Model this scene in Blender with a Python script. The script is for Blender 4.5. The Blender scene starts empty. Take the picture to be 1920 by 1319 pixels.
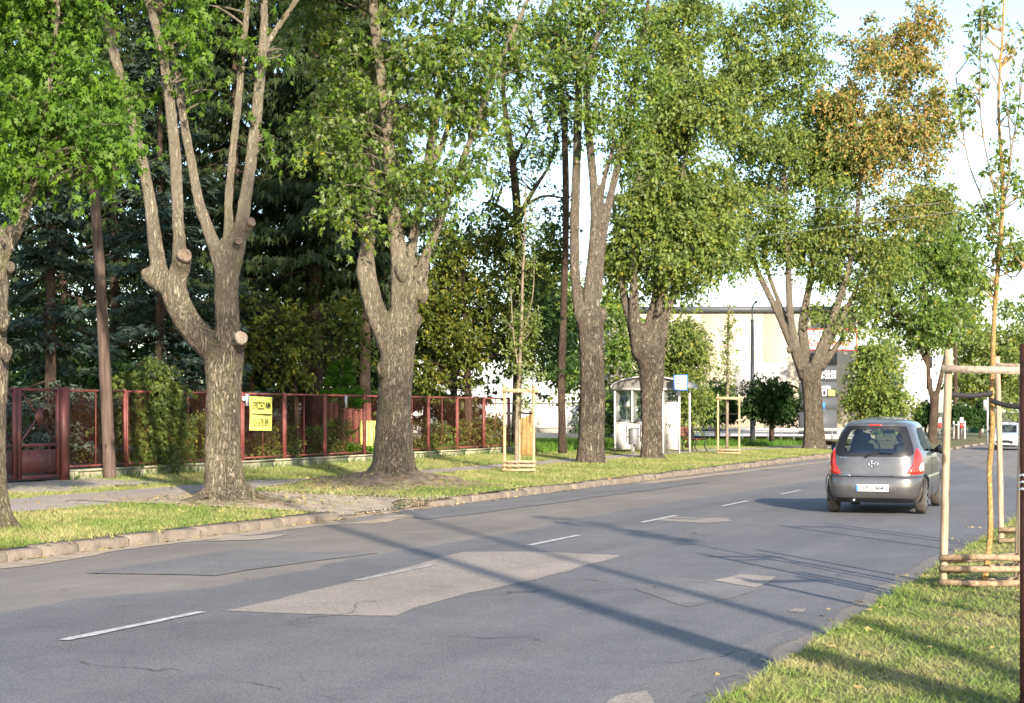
import bpy, math, numpy as np
from mathutils import Vector, Matrix
rng = np.random.default_rng(11)
sc = bpy.context.scene
COL = sc.collection
# ------------------------------------------------------------------ camera, world, sun, exposure
CAMH, FPX, HZ, CX = 1.65, 3200.0, 772.0, 960.0      # eye height, focal length and horizon row in photo pixels
cam = bpy.data.cameras.new('camera'); camo = bpy.data.objects.new('camera', cam); COL.objects.link(camo)
cam.sensor_width = 36.0; cam.lens = 36.0 * FPX / 1920.0; cam.shift_y = (HZ - 659.5) / 1920.0
cam.clip_start = 0.1; cam.clip_end = 9000
camo.location = (0, 0, CAMH); camo.rotation_euler = (math.radians(90), 0, 0)
cam.dof.use_dof = True; cam.dof.focus_distance = 22.0; cam.dof.aperture_fstop = 8.0
sc.camera = camo
SUN_EL, SUN_AZ = math.radians(22), math.radians(180 - 17)       # azimuth clockwise from +Y
tosun = Vector((math.sin(SUN_AZ) * math.cos(SUN_EL), math.cos(SUN_AZ) * math.cos(SUN_EL), math.sin(SUN_EL)))
sl = bpy.data.lights.new('sun', 'SUN'); sl.energy = 4.3; sl.angle = math.radians(0.8); sl.color = (1.0, 0.87, 0.72)
so = bpy.data.objects.new('sun', sl); COL.objects.link(so); so.rotation_euler = tosun.to_track_quat('Z', 'Y').to_euler()
world = bpy.data.worlds.new('World'); sc.world = world; world.use_nodes = True
wn = world.node_tree.nodes; wl = world.node_tree.links; wn.clear()
wo = wn.new('ShaderNodeOutputWorld'); bg = wn.new('ShaderNodeBackground'); sky = wn.new('ShaderNodeTexSky')
sky.sky_type = 'NISHITA'; sky.sun_disc = False; sky.sun_elevation = SUN_EL; sky.sun_rotation = SUN_AZ
sky.air_density = 1.0; sky.dust_density = 1.0; sky.ozone_density = 1.8
bg.inputs['Strength'].default_value = 0.135
tc = wn.new('ShaderNodeTexCoord'); mp = wn.new('ShaderNodeMapping'); mp.inputs['Scale'].default_value = (3.0, 3.0, 11.0)
nz = wn.new('ShaderNodeTexNoise'); nz.inputs['Scale'].default_value = 1.6; nz.inputs['Detail'].default_value = 7
cr = wn.new('ShaderNodeValToRGB'); cr.color_ramp.elements[0].position = 0.55; cr.color_ramp.elements[1].position = 0.88
mx = wn.new('ShaderNodeMix'); mx.data_type = 'RGBA'; mx.inputs['B'].default_value = (3.7, 3.85, 4.1, 1)
wl.new(tc.outputs['Generated'], mp.inputs['Vector']); wl.new(mp.outputs['Vector'], nz.inputs['Vector'])
wl.new(nz.outputs['Fac'], cr.inputs['Fac']); wl.new(cr.outputs['Color'], mx.inputs['Factor'])
wl.new(sky.outputs['Color'], mx.inputs['A']); wl.new(mx.outputs['Result'], bg.inputs['Color']); wl.new(bg.outputs['Background'], wo.inputs['Surface'])
sc.view_settings.view_transform = 'Standard'; sc.view_settings.look = 'None'
sc.view_settings.exposure = 1.42; sc.view_settings.gamma = 1.0; sc.view_settings.use_curve_mapping = False
sc.render.engine = 'CYCLES'; sc.cycles.max_bounces = 5; sc.cycles.diffuse_bounces = 3; sc.cycles.transparent_max_bounces = 8
sc.cycles.caustics_reflective = False; sc.cycles.caustics_refractive = False
try: sc.cycles.use_denoising = True
except Exception: pass

# ------------------------------------------------------------------ geometry of the place
UX, UY = 0.368, 0.9298                # the road runs this way
NX, NY = UY, -UX                      # to the right of it
def W(s, t, z=0.0): return np.array([s*NX + t*UX, s*NY + t*UY, z], float)
def ST(x, y): return x*NX + y*NY, x*UX + y*UY
def sstep(a, b, x):
    k = np.clip((x - a) / (b - a), 0, 1); return k*k*(3 - 2*k)
def drop(t): return -0.45 * sstep(56, 96, t)
T1ST, T2ST = (-14.3, 23.9), (-14.6, 30.5)
def zverge(s, t):
    k = np.clip((-12.25 - s) / 8.0, 0, 1)
    z = drop(t) + 0.12 + 0.18*k
    z = z + 0.30*np.exp(-(((s - T2ST[0])/1.35)**2 + ((t - T2ST[1])/1.6)**2))
    z = z + 0.07*np.exp(-(((s - T1ST[0])/0.9)**2 + ((t - T1ST[1])/0.9)**2))
    dr = sstep(22.9, 23.6, t) * (1 - sstep(25.8, 26.6, t)) * sstep(-14.2, -12.6, s)
    return z - 0.10*dr
def zright(s, t): return drop(t) + 0.135 + 0.02*np.clip(s + 2.3, 0, 3)
def zground(s, t):
    if s < -12.0: return float(zverge(s, t))
    if s > -2.3: return float(zright(s, t))
    return float(drop(t))
def AT(px, py, d): return np.array([(px - CX)*d/FPX, d, CAMH - (py - HZ)*d/FPX])
def GR(px, py, extra=0.0):
    z = 0.2
    for _ in range(30):
        d = FPX*(CAMH - z)/(py - HZ); x = (px - CX)*d/FPX; s, t = ST(x, d); z = zground(s, t) + extra
    return np.array([x, d, z])

# ------------------------------------------------------------------ materials
class NT:
    def __init__(self, name):
        self.m = bpy.data.materials.new(name); self.m.use_nodes = True
        self.n = self.m.node_tree.nodes; self.l = self.m.node_tree.links
        self.b = self.n['Principled BSDF']
    def __call__(self, t, **kw):
        o = self.n.new('ShaderNode' + t)
        for k, v in kw.items():
            if hasattr(o, k): setattr(o, k, v)
            else: o.inputs[k.replace('_', ' ')].default_value = v
        return o
    def link(self, a, b): self.l.new(a, b)
    def coord(self, scale=(1, 1, 1), kind='Object'):
        c = self('TexCoord'); m = self('Mapping'); m.inputs['Scale'].default_value = scale
        if kind == 'World':
            g = self('NewGeometry'); self.link(g.outputs['Position'], m.inputs['Vector'])
        else: self.link(c.outputs[kind], m.inputs['Vector'])
        return m.outputs['Vector']
    def noise(self, scale, detail=6, vec=None, rough=0.55):
        o = self('TexNoise'); o.inputs['Scale'].default_value = scale; o.inputs['Detail'].default_value = detail; o.inputs['Roughness'].default_value = rough
        if vec is not None: self.link(vec, o.inputs['Vector'])
        return o.outputs['Fac']
    def ramp(self, fac, stops):
        o = self('ValToRGB'); e = o.color_ramp.elements
        while len(e) < len(stops): e.new(0.5)
        for i, (p, c) in enumerate(stops): e[i].position = p; e[i].color = (*c, 1) if len(c) == 3 else c
        self.link(fac, o.inputs['Fac']); return o.outputs['Color']
    def mix(self, fac, a, b, mode='MIX'):
        o = self('Mix'); o.data_type = 'RGBA'; o.blend_type = mode
        for v, k in ((fac, 'Factor'), (a, 'A'), (b, 'B')):
            i = o.inputs[k] if k == 'Factor' else [x for x in o.inputs if x.name == k and x.type == 'RGBA'][0]
            if hasattr(v, 'links') or hasattr(v, 'is_linked'): self.link(v, i)
            else: i.default_value = v if k == 'Factor' else ((*v, 1) if len(v) == 3 else v)
        return o.outputs[2]
    def bump(self, h, strength, dist):
        o = self('Bump'); o.inputs['Strength'].default_value = strength; o.inputs['Distance'].default_value = dist
        self.link(h, o.inputs['Height']); self.link(o.outputs['Normal'], self.b.inputs['Normal'])
    def col(self, c): self.link(c, self.b.inputs['Base Color'])
    def setp(self, rough=0.8, metal=0.0, spec=0.4):
        self.b.inputs['Roughness'].default_value = rough; self.b.inputs['Metallic'].default_value = metal
        self.b.inputs['Specular IOR Level'].default_value = spec

def mat_flat(name, c, rough=0.7, metal=0.0, var=0.12, scale=9.0, bump=0.15, spec=0.4):
    N = NT(name); v = N.coord(kind='World'); f = N.noise(scale, 6, v); g = N.noise(scale*6, 4, v)
    lo = tuple(max(0, x*(1 - 2*var)) for x in c); hi = tuple(min(1, x*(1 + var)) for x in c)
    a = N.ramp(f, [(0.3, lo), (0.7, hi)]); N.col(N.mix(0.25, a, N.ramp(g, [(0.3, lo), (0.75, hi)]))); N.setp(rough, metal, spec)
    if bump: N.bump(g, bump, 0.01)
    return N.m
def mat_asphalt(name, c, warm=0.0):
    N = NT(name); v = N.coord(kind='World')
    big = N.noise(0.35, 5, v); mid = N.noise(2.2, 6, v); fine = N.noise(70, 4, v); sp = N.noise(120, 2, v)
    a = N.ramp(big, [(0.3, tuple(x*0.86 for x in c)), (0.7, tuple(x*1.14 for x in c))])
    b = N.ramp(mid, [(0.35, (0.93, 0.93, 0.93)), (0.65, (1.05, 1.045, 1.04))])
    e = N.ramp(fine, [(0.35, (0.62, 0.62, 0.62)), (0.5, (1, 1, 1)), (0.70, (1.55, 1.5, 1.42))])
    q = N.ramp(sp, [(0.62, (1, 1, 1)), (0.72, (2.2, 2.1, 1.9))])
    gp = N('NewGeometry'); rot = N('VectorRotate'); rot.rotation_type = 'Z_AXIS'; rot.inputs['Angle'].default_value = math.atan2(UX, UY); N.link(gp.outputs['Position'], rot.inputs['Vector'])
    sm = N('Mapping'); sm.inputs['Scale'].default_value = (1.5, 0.03, 1); N.link(rot.outputs['Vector'], sm.inputs['Vector']); trk = N.noise(1.0, 4, sm.outputs['Vector']); b = N.mix(1.0, b, N.ramp(trk, [(0.34, (0.90, 0.90, 0.905)), (0.66, (1.10, 1.095, 1.08))]), 'MULTIPLY')
    stn = N.ramp(N.noise(1.1, 6, v, 0.7), [(0.26, (0.86, 0.86, 0.87)), (0.42, (1, 1, 1))]); b = N.mix(1.0, b, stn, 'MULTIPLY')
    c2 = N.mix(1.0, N.mix(1.0, N.mix(1.0, a, b, 'MULTIPLY'), e, 'MULTIPLY'), q, 'MULTIPLY')
    # tar-dark hairline cracks that wander over the surface
    dist = N('TexNoise'); dist.inputs['Scale'].default_value = 1.3; dist.inputs['Detail'].default_value = 5; N.link(v, dist.inputs['Vector'])
    vm = N('VectorMath'); vm.operation = 'MULTIPLY_ADD'; N.link(dist.outputs['Color'], vm.inputs[0]); vm.inputs[1].default_value = (1.2, 1.2, 0); N.link(v, vm.inputs[2])
    vo = N('TexVoronoi'); vo.feature = 'DISTANCE_TO_EDGE'; vo.inputs['Scale'].default_value = 0.30; N.link(vm.outputs[0], vo.inputs['Vector'])
    ck = N.ramp(vo.outputs['Distance'], [(0.0, (1, 1, 1)), (0.0045, (0, 0, 0))]); gate = N.ramp(N.noise(0.5, 2, v), [(0.52, (0, 0, 0)), (0.60, (1, 1, 1))])
    fac = N.mix(1.0, ck, gate, 'MULTIPLY'); c3 = N.mix(fac, c2, (0.03, 0.03, 0.032)); N.col(c3)
    N.setp(0.78, 0, 0.35); N.bump(fine, 0.35, 0.006); return N.m
def mat_leaf(name, dark, light, under=None, trans=0.35, yellow=None, rough=0.6):
    N = NT(name); g = N('NewGeometry'); rp = g.outputs['Random Per Island']
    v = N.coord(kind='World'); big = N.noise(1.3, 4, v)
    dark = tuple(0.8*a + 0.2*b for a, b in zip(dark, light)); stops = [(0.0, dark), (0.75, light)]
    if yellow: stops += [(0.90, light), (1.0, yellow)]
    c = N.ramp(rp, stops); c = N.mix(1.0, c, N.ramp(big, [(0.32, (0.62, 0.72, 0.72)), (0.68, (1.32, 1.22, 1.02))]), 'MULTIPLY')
    at = N('Attribute'); at.attribute_name = 'tint'
    c = N.mix(at.outputs['Fac'], c, N.ramp(rp, [(0.0, (0.36, 0.17, 0.065)), (0.5, (0.52, 0.27, 0.11)), (1.0, (0.44, 0.32, 0.10))]))
    if under: c = N.mix(g.outputs['Backfacing'], c, under)
    N.col(c); N.setp(rough, 0, 0.22)
    tr = N('BsdfTranslucent'); cm = N.mix(1.0, c, (1.25, 1.35, 0.55), 'MULTIPLY'); N.link(cm, tr.inputs['Color'])
    ms = N('MixShader'); ms.inputs['Fac'].default_value = trans
    N.link(N.b.outputs['BSDF'], ms.inputs[1]); N.link(tr.outputs['BSDF'], ms.inputs[2])
    N.link(ms.outputs['Shader'], N.n['Material Output'].inputs['Surface']); return N.m
def mat_bark(name, dark, light, moss=None, vs=0.16, scale=11.0, bump=1.0, young=0.0):
    N = NT(name); v2 = N.coord(kind='World')
    ds = N('TexNoise'); ds.inputs['Scale'].default_value = 3.0; ds.inputs['Detail'].default_value = 4; N.link(v2, ds.inputs['Vector'])
    vm = N('VectorMath'); vm.operation = 'MULTIPLY_ADD'; N.link(ds.outputs['Color'], vm.inputs[0]); vm.inputs[1].default_value = (0.16, 0.16, 0.5); N.link(v2, vm.inputs[2])
    mp_ = N('Mapping'); mp_.inputs['Scale'].default_value = (1, 1, vs); N.link(vm.outputs[0], mp_.inputs['Vector']); v = mp_.outputs['Vector']
    rid = N.noise(scale*2.2, 9, v, 0.68); fin = N.noise(scale*6.5, 6, v, 0.65); big = N.noise(1.7, 5, v2)
    ab = N('Math'); ab.operation = 'SUBTRACT'; N.link(rid, ab.inputs[0]); ab.inputs[1].default_value = 0.5
    ab2 = N('Math'); ab2.operation = 'ABSOLUTE'; N.link(ab.outputs[0], ab2.inputs[0])
    cr_ = N.ramp(ab2.outputs[0], [(0.0, (0, 0, 0)), (0.035, (0.45, 0.45, 0.45)), (0.13, (1, 1, 1))]); h = N.mix(0.34, cr_, fin)
    c = N.ramp(h, [(0.16, dark), (0.50, tuple(a*0.45 + b*0.55 for a, b in zip(dark, light))), (0.85, light)])
    c = N.mix(1.0, c, N.ramp(big, [(0.3, (0.74, 0.72, 0.70)), (0.7, (1.2, 1.18, 1.12))]), 'MULTIPLY')
    sx = N('SeparateXYZ'); N.link(v2, sx.inputs[0]); ad = N('Math'); ad.operation = 'MULTIPLY_ADD'; N.link(big, ad.inputs[0]); ad.inputs[1].default_value = 2.0; N.link(sx.outputs['Z'], ad.inputs[2])
    mr = N('MapRange'); mr.inputs['From Min'].default_value = 4.2; mr.inputs['From Max'].default_value = 6.2; mr.inputs['To Max'].default_value = young; N.link(ad.outputs[0], mr.inputs['Value'])
    c = N.mix(mr.outputs['Result'], c, N.ramp(fin, [(0.3, tuple(x*0.85 for x in light)), (0.7, tuple(x*1.28 for x in light))]))
    if moss:
        mfac = N.ramp(N.noise(2.6, 5, v2), [(0.52, (0, 0, 0)), (0.72, (0.6, 0.6, 0.6))]); c = N.mix(mfac, c, moss)
    N.col(c); N.setp(0.92, 0, 0.2); N.bump(h, bump, 0.05); return N.m
def mat_grass(name, green, straw, soil, ground=False):
    N = NT(name); v = N.coord(kind='World'); big = N.noise(0.55, 4, v); mid = N.noise(2.6, 5, v); fine = N.noise(24, 5, v)
    f = N.mix(0.5, big, mid); c = N.ramp(f, [(0.435, green), (0.52, tuple((a*0.55+b*0.45) for a, b in zip(green, straw))), (0.63, straw)])
    if ground:
        c = N.mix(N.ramp(fine, [(0.35, (0.75, 0.75, 0.75)), (0.6, (0.1, 0.1, 0.1))]), c, soil); N.bump(fine, 0.8, 0.03)
    else:
        g = N('NewGeometry'); r = g.outputs['Random Per Island']
        c = N.mix(N.ramp(r, [(0.0, (0.45, 0.45, 0.45)), (1.0, (0, 0, 0))]), c, straw)
        c = N.mix(1.0, c, N.ramp(r, [(0.0, (1.3, 1.25, 1.1)), (0.5, (0.8, 0.85, 0.8)), (1.0, (1.2, 1.3, 1.0))]), 'MULTIPLY')
    N.col(c); N.setp(0.8, 0, 0.15); return N.m
def mat_wood(name, dark, light, vs=0.08):
    N = NT(name); v = N.coord((1, 1, vs), 'World'); f = N.noise(26, 7, v, 0.6); k = N.noise(2.0, 4, N.coord(kind='World'))
    c = N.mix(1.0, N.ramp(f, [(0.3, dark), (0.7, light)]), N.ramp(k, [(0.3, (0.75, 0.73, 0.70)), (0.7, (1.15, 1.15, 1.15))]), 'MULTIPLY')
    kn = N('TexVoronoi'); kn.inputs['Scale'].default_value = 5.0; N.link(N.coord((1, 1, 0.6), 'World'), kn.inputs['Vector']); c = N.mix(N.ramp(kn.outputs['Distance'], [(0.10, (0.75, 0.75, 0.75)), (0.19, (0, 0, 0))]), c, tuple(x*0.35 for x in dark))
    N.col(c); N.setp(0.85, 0, 0.25); N.bump(f, 0.6, 0.012); return N.m
def mat_glass(name, tint=(0.75, 0.8, 0.8), alpha=0.35, rough=0.03):
    N = NT(name); N.b.inputs['Base Color'].default_value = (*tint, 1); N.setp(rough, 0, 0.8)
    tr = N('BsdfTransparent'); tr.inputs['Color'].default_value = (*tint, 1); ms = N('MixShader'); ms.inputs['Fac'].default_value = alpha
    gl = N('BsdfGlossy'); gl.inputs['Roughness'].default_value = rough
    N.link(tr.outputs[0], ms.inputs[1]); N.link(gl.outputs[0], ms.inputs[2]); N.link(ms.outputs[0], N.n['Material Output'].inputs['Surface']); return N.m
def mat_paint(name, c, rough=0.28, metal=0.7, coat=0.6):
    N = NT(name); f = N.noise(7, 4, N.coord(kind='Object')); N.col(N.ramp(f, [(0.35, tuple(x*0.9 for x in c)), (0.7, tuple(x*1.08 for x in c))]))
    N.setp(rough, metal, 0.5); N.b.inputs['Coat Weight'].default_value = coat; N.b.inputs['Coat Roughness'].default_value = 0.08; return N.m

M = {}
M['old'] = mat_asphalt('asphalt_old', (0.172, 0.157, 0.143))
M['new'] = mat_asphalt('asphalt_new', (0.122, 0.122, 0.128))
M['worn'] = mat_asphalt('asphalt_worn', (0.245, 0.218, 0.192))
M['mid'] = mat_asphalt('asphalt_mid', (0.138, 0.136, 0.138))
M['path'] = mat_asphalt('path_paving', (0.30, 0.265, 0.225))
M['gravel'] = mat_flat('gravel_dirt', (0.36, 0.30, 0.23), 0.95, var=0.22, scale=4, bump=0.9, spec=0.1)
M['dirt'] = mat_flat('bare_earth', (0.235, 0.18, 0.125), 0.95, var=0.35, scale=5, bump=1.0, spec=0.1)
M['line'] = mat_flat('road_paint', (0.48, 0.48, 0.47), 0.75, var=0.30, scale=18)
M['linew'] = mat_flat('road_paint_worn', (0.36, 0.35, 0.33), 0.8, var=0.3, scale=14)
M['kerb'] = mat_flat('kerb_concrete', (0.225, 0.185, 0.145), 0.95, var=0.22, scale=5, bump=0.9, spec=0.15)
M['lawn'] = mat_grass('verge_ground', (0.085, 0.12, 0.032), (0.25, 0.215, 0.12), (0.16, 0.125, 0.08), True)
M['blade'] = mat_grass('grass_blade', (0.085, 0.155, 0.026), (0.30, 0.265, 0.13), (0.15, 0.12, 0.08))
M['lush'] = mat_grass('lush_grass_blade', (0.05, 0.13, 0.016), (0.10, 0.16, 0.03), (0.1, 0.1, 0.05))
M['soil'] = mat_flat('forest_soil', (0.055, 0.045, 0.028), 0.95, var=0.3, scale=3, bump=0.8)
M['bark'] = mat_bark('maple_bark', (0.055, 0.044, 0.032), (0.35, 0.305, 0.225), (0.21, 0.20, 0.09), young=0.7)
M['bark2'] = mat_bark('maple_bark_far', (0.068, 0.054, 0.040), (0.31, 0.265, 0.20), None, 0.2, 9.0, 1.3, young=0.55)
M['barkd'] = mat_bark('conifer_bark', (0.045, 0.033, 0.024), (0.15, 0.11, 0.08), None, 0.25, 9.0)
M['barko'] = mat_bark('sapling_bark', (0.20, 0.12, 0.045), (0.50, 0.33, 0.14), None, 1.6, 7.0, 0.4)
M['barkg'] = mat_bark('grey_sapling_bark', (0.12, 0.10, 0.075), (0.34, 0.29, 0.22), None, 0.6, 9.0, 0.4)
M['cutold'] = mat_flat('weathered_cut_face', (0.20, 0.15, 0.11), 0.95, var=0.3, scale=18, bump=0.8)
M['cut'] = mat_flat('sawn_wood_face', (0.30, 0.245, 0.19), 0.9, var=0.25, scale=25, bump=0.5)
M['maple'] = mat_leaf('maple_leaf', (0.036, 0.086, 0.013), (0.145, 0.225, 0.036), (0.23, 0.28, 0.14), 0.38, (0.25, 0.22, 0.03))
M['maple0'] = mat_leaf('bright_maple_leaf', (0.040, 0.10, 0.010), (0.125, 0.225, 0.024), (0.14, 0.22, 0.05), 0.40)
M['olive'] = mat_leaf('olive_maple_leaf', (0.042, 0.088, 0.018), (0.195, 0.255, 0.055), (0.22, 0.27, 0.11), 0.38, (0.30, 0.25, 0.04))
M['shrub'] = mat_leaf('shrub_leaf', (0.028, 0.055, 0.010), (0.11, 0.15, 0.028), None, 0.3, (0.22, 0.19, 0.03))
M['golden'] = mat_leaf('golden_shrub_leaf', (0.035, 0.06, 0.010), (0.115, 0.14, 0.022), None, 0.3, (0.26, 0.22, 0.03))
M['dark'] = mat_leaf('dark_green_leaf', (0.010, 0.030, 0.008), (0.035, 0.075, 0.016), None, 0.25)
M['thuja'] = mat_leaf('thuja_spray', (0.03, 0.085, 0.010), (0.08, 0.20, 0.02), None, 0.25)
M['juniper'] = mat_leaf('juniper_spray', (0.030, 0.050, 0.014), (0.11, 0.145, 0.035), None, 0.25)
M['spruce'] = mat_leaf('spruce_needles', (0.008, 0.018, 0.007), (0.032, 0.050, 0.014), None, 0.12)
M['blue'] = mat_leaf('blue_spruce_needles', (0.020, 0.036, 0.030), (0.085, 0.125, 0.105), None, 0.12)
M['pale'] = mat_leaf('pale_tree_leaf', (0.07, 0.11, 0.025), (0.18, 0.235, 0.055), (0.24, 0.28, 0.13), 0.4, (0.30, 0.27, 0.06))
M['litter'] = mat_leaf('fallen_leaf', (0.16, 0.11, 0.05), (0.42, 0.32, 0.14), None, 0.1, (0.55, 0.42, 0.12))
M['red'] = mat_flat('red_oxide_paint', (0.20, 0.058, 0.047), 0.55, 0.0, 0.2, 6)
M['maroon'] = mat_flat('maroon_paint', (0.135, 0.042, 0.040), 0.5, 0.0, 0.15, 6)
M['concrete'] = mat_flat('mossy_concrete', (0.40, 0.37, 0.26), 0.95, var=0.28, scale=2.2, bump=0.6)
M['pole'] = mat_wood('tarred_pole_wood', (0.05, 0.034, 0.026), (0.15, 0.105, 0.083), 0.05)
M['stake'] = mat_wood('pine_stake', (0.33, 0.225, 0.12), (0.58, 0.43, 0.26))
M['oldstake'] = mat_wood('weathered_stake', (0.20, 0.14, 0.085), (0.50, 0.40, 0.28))
M['rail'] = mat_wood('grey_rail', (0.17, 0.135, 0.105), (0.40, 0.34, 0.275), 1.0)
M['log'] = mat_wood('half_log', (0.13, 0.085, 0.05), (0.36, 0.265, 0.17), 1.0)
M['black'] = mat_flat('black_strap', (0.018, 0.017, 0.018), 0.7)
M['yellow'] = mat_flat('yellow_paper', (0.84, 0.80, 0.16), 0.7, var=0.05, scale=3, bump=0.05)
M['ink'] = mat_flat('marker_ink', (0.06, 0.05, 0.02), 0.7, var=0.3)
M['white'] = mat_flat('white_panel', (0.62, 0.62, 0.59), 0.5, var=0.05, scale=3, bump=0.05)
M['cream'] = mat_flat('cream_render', (0.44, 0.39, 0.30), 0.9, var=0.05, scale=0.6, bump=0.1)
M['greywall'] = mat_flat('grey_render', (0.42, 0.41, 0.40), 0.9, var=0.08, scale=0.8)
M['slate'] = mat_flat('slate_grey_panel', (0.075, 0.082, 0.09), 0.5, var=0.06, scale=1.0, bump=0.05)
M['grey'] = mat_flat('grey_metal', (0.22, 0.225, 0.23), 0.5, 0.4, 0.1)
M['lightgrey'] = mat_flat('light_grey_metal', (0.45, 0.46, 0.47), 0.45, 0.4, 0.1)
M['roofg'] = mat_flat('shelter_roof_sheet', (0.24, 0.235, 0.22), 0.35, 0.1, 0.1, 2.0)
M['signred'] = mat_flat('sign_red', (0.60, 0.05, 0.05), 0.5, var=0.05)
M['signblue'] = mat_flat('sign_blue', (0.04, 0.20, 0.62), 0.5, var=0.05)
M['signwhite'] = mat_flat('sign_white', (0.82, 0.82, 0.82), 0.4, var=0.03, bump=0)
M['signyellow'] = mat_flat('sign_yellow', (0.72, 0.68, 0.20), 0.5, var=0.04)
M['benchred'] = mat_wood('bench_slat', (0.11, 0.04, 0.03), (0.22, 0.085, 0.06), 1.0)
M['rust'] = mat_flat('rusty_steel', (0.085, 0.030, 0.018), 0.85, 0.1, 0.35, 12, 0.6)
M['glass'] = mat_glass('shelter_glass', (0.70, 0.76, 0.74), 0.22)
M['window'] = mat_flat('dark_window', (0.03, 0.035, 0.04), 0.15, 0, 0.1, bump=0)
M['carpaint'] = mat_paint('grey_car_paint', (0.140, 0.136, 0.135), 0.32, 0.6)
M['silver'] = mat_paint('silver_car_paint', (0.60, 0.63, 0.68), 0.3, 0.4)
M['carglass'] = mat_glass('car_glass', (0.72, 0.76, 0.76), 0.12)
M['carblack'] = mat_flat('car_black_trim', (0.014, 0.014, 0.016), 0.4, 0, 0.1, bump=0)
M['tyre'] = mat_flat('tyre_rubber', (0.075, 0.066, 0.056), 0.9, 0, 0.2)
M['rim'] = mat_flat('wheel_rim', (0.32, 0.32, 0.33), 0.4, 0.8, 0.1, bump=0)
M['lampred'] = mat_paint('red_lamp_lens', (0.72, 0.025, 0.015), 0.15, 0, 0.8)
M['lampwhite'] = mat_paint('clear_lamp_lens', (0.78, 0.66, 0.62), 0.15, 0, 0.8)
M['chrome'] = mat_flat('chrome', (0.75, 0.75, 0.76), 0.18, 1.0, 0.05, bump=0)
M['seat'] = mat_flat('seat_fabric', (0.035, 0.038, 0.045), 0.9)
M['green'] = mat_flat('green_paint', (0.03, 0.16, 0.08), 0.6)

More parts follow.
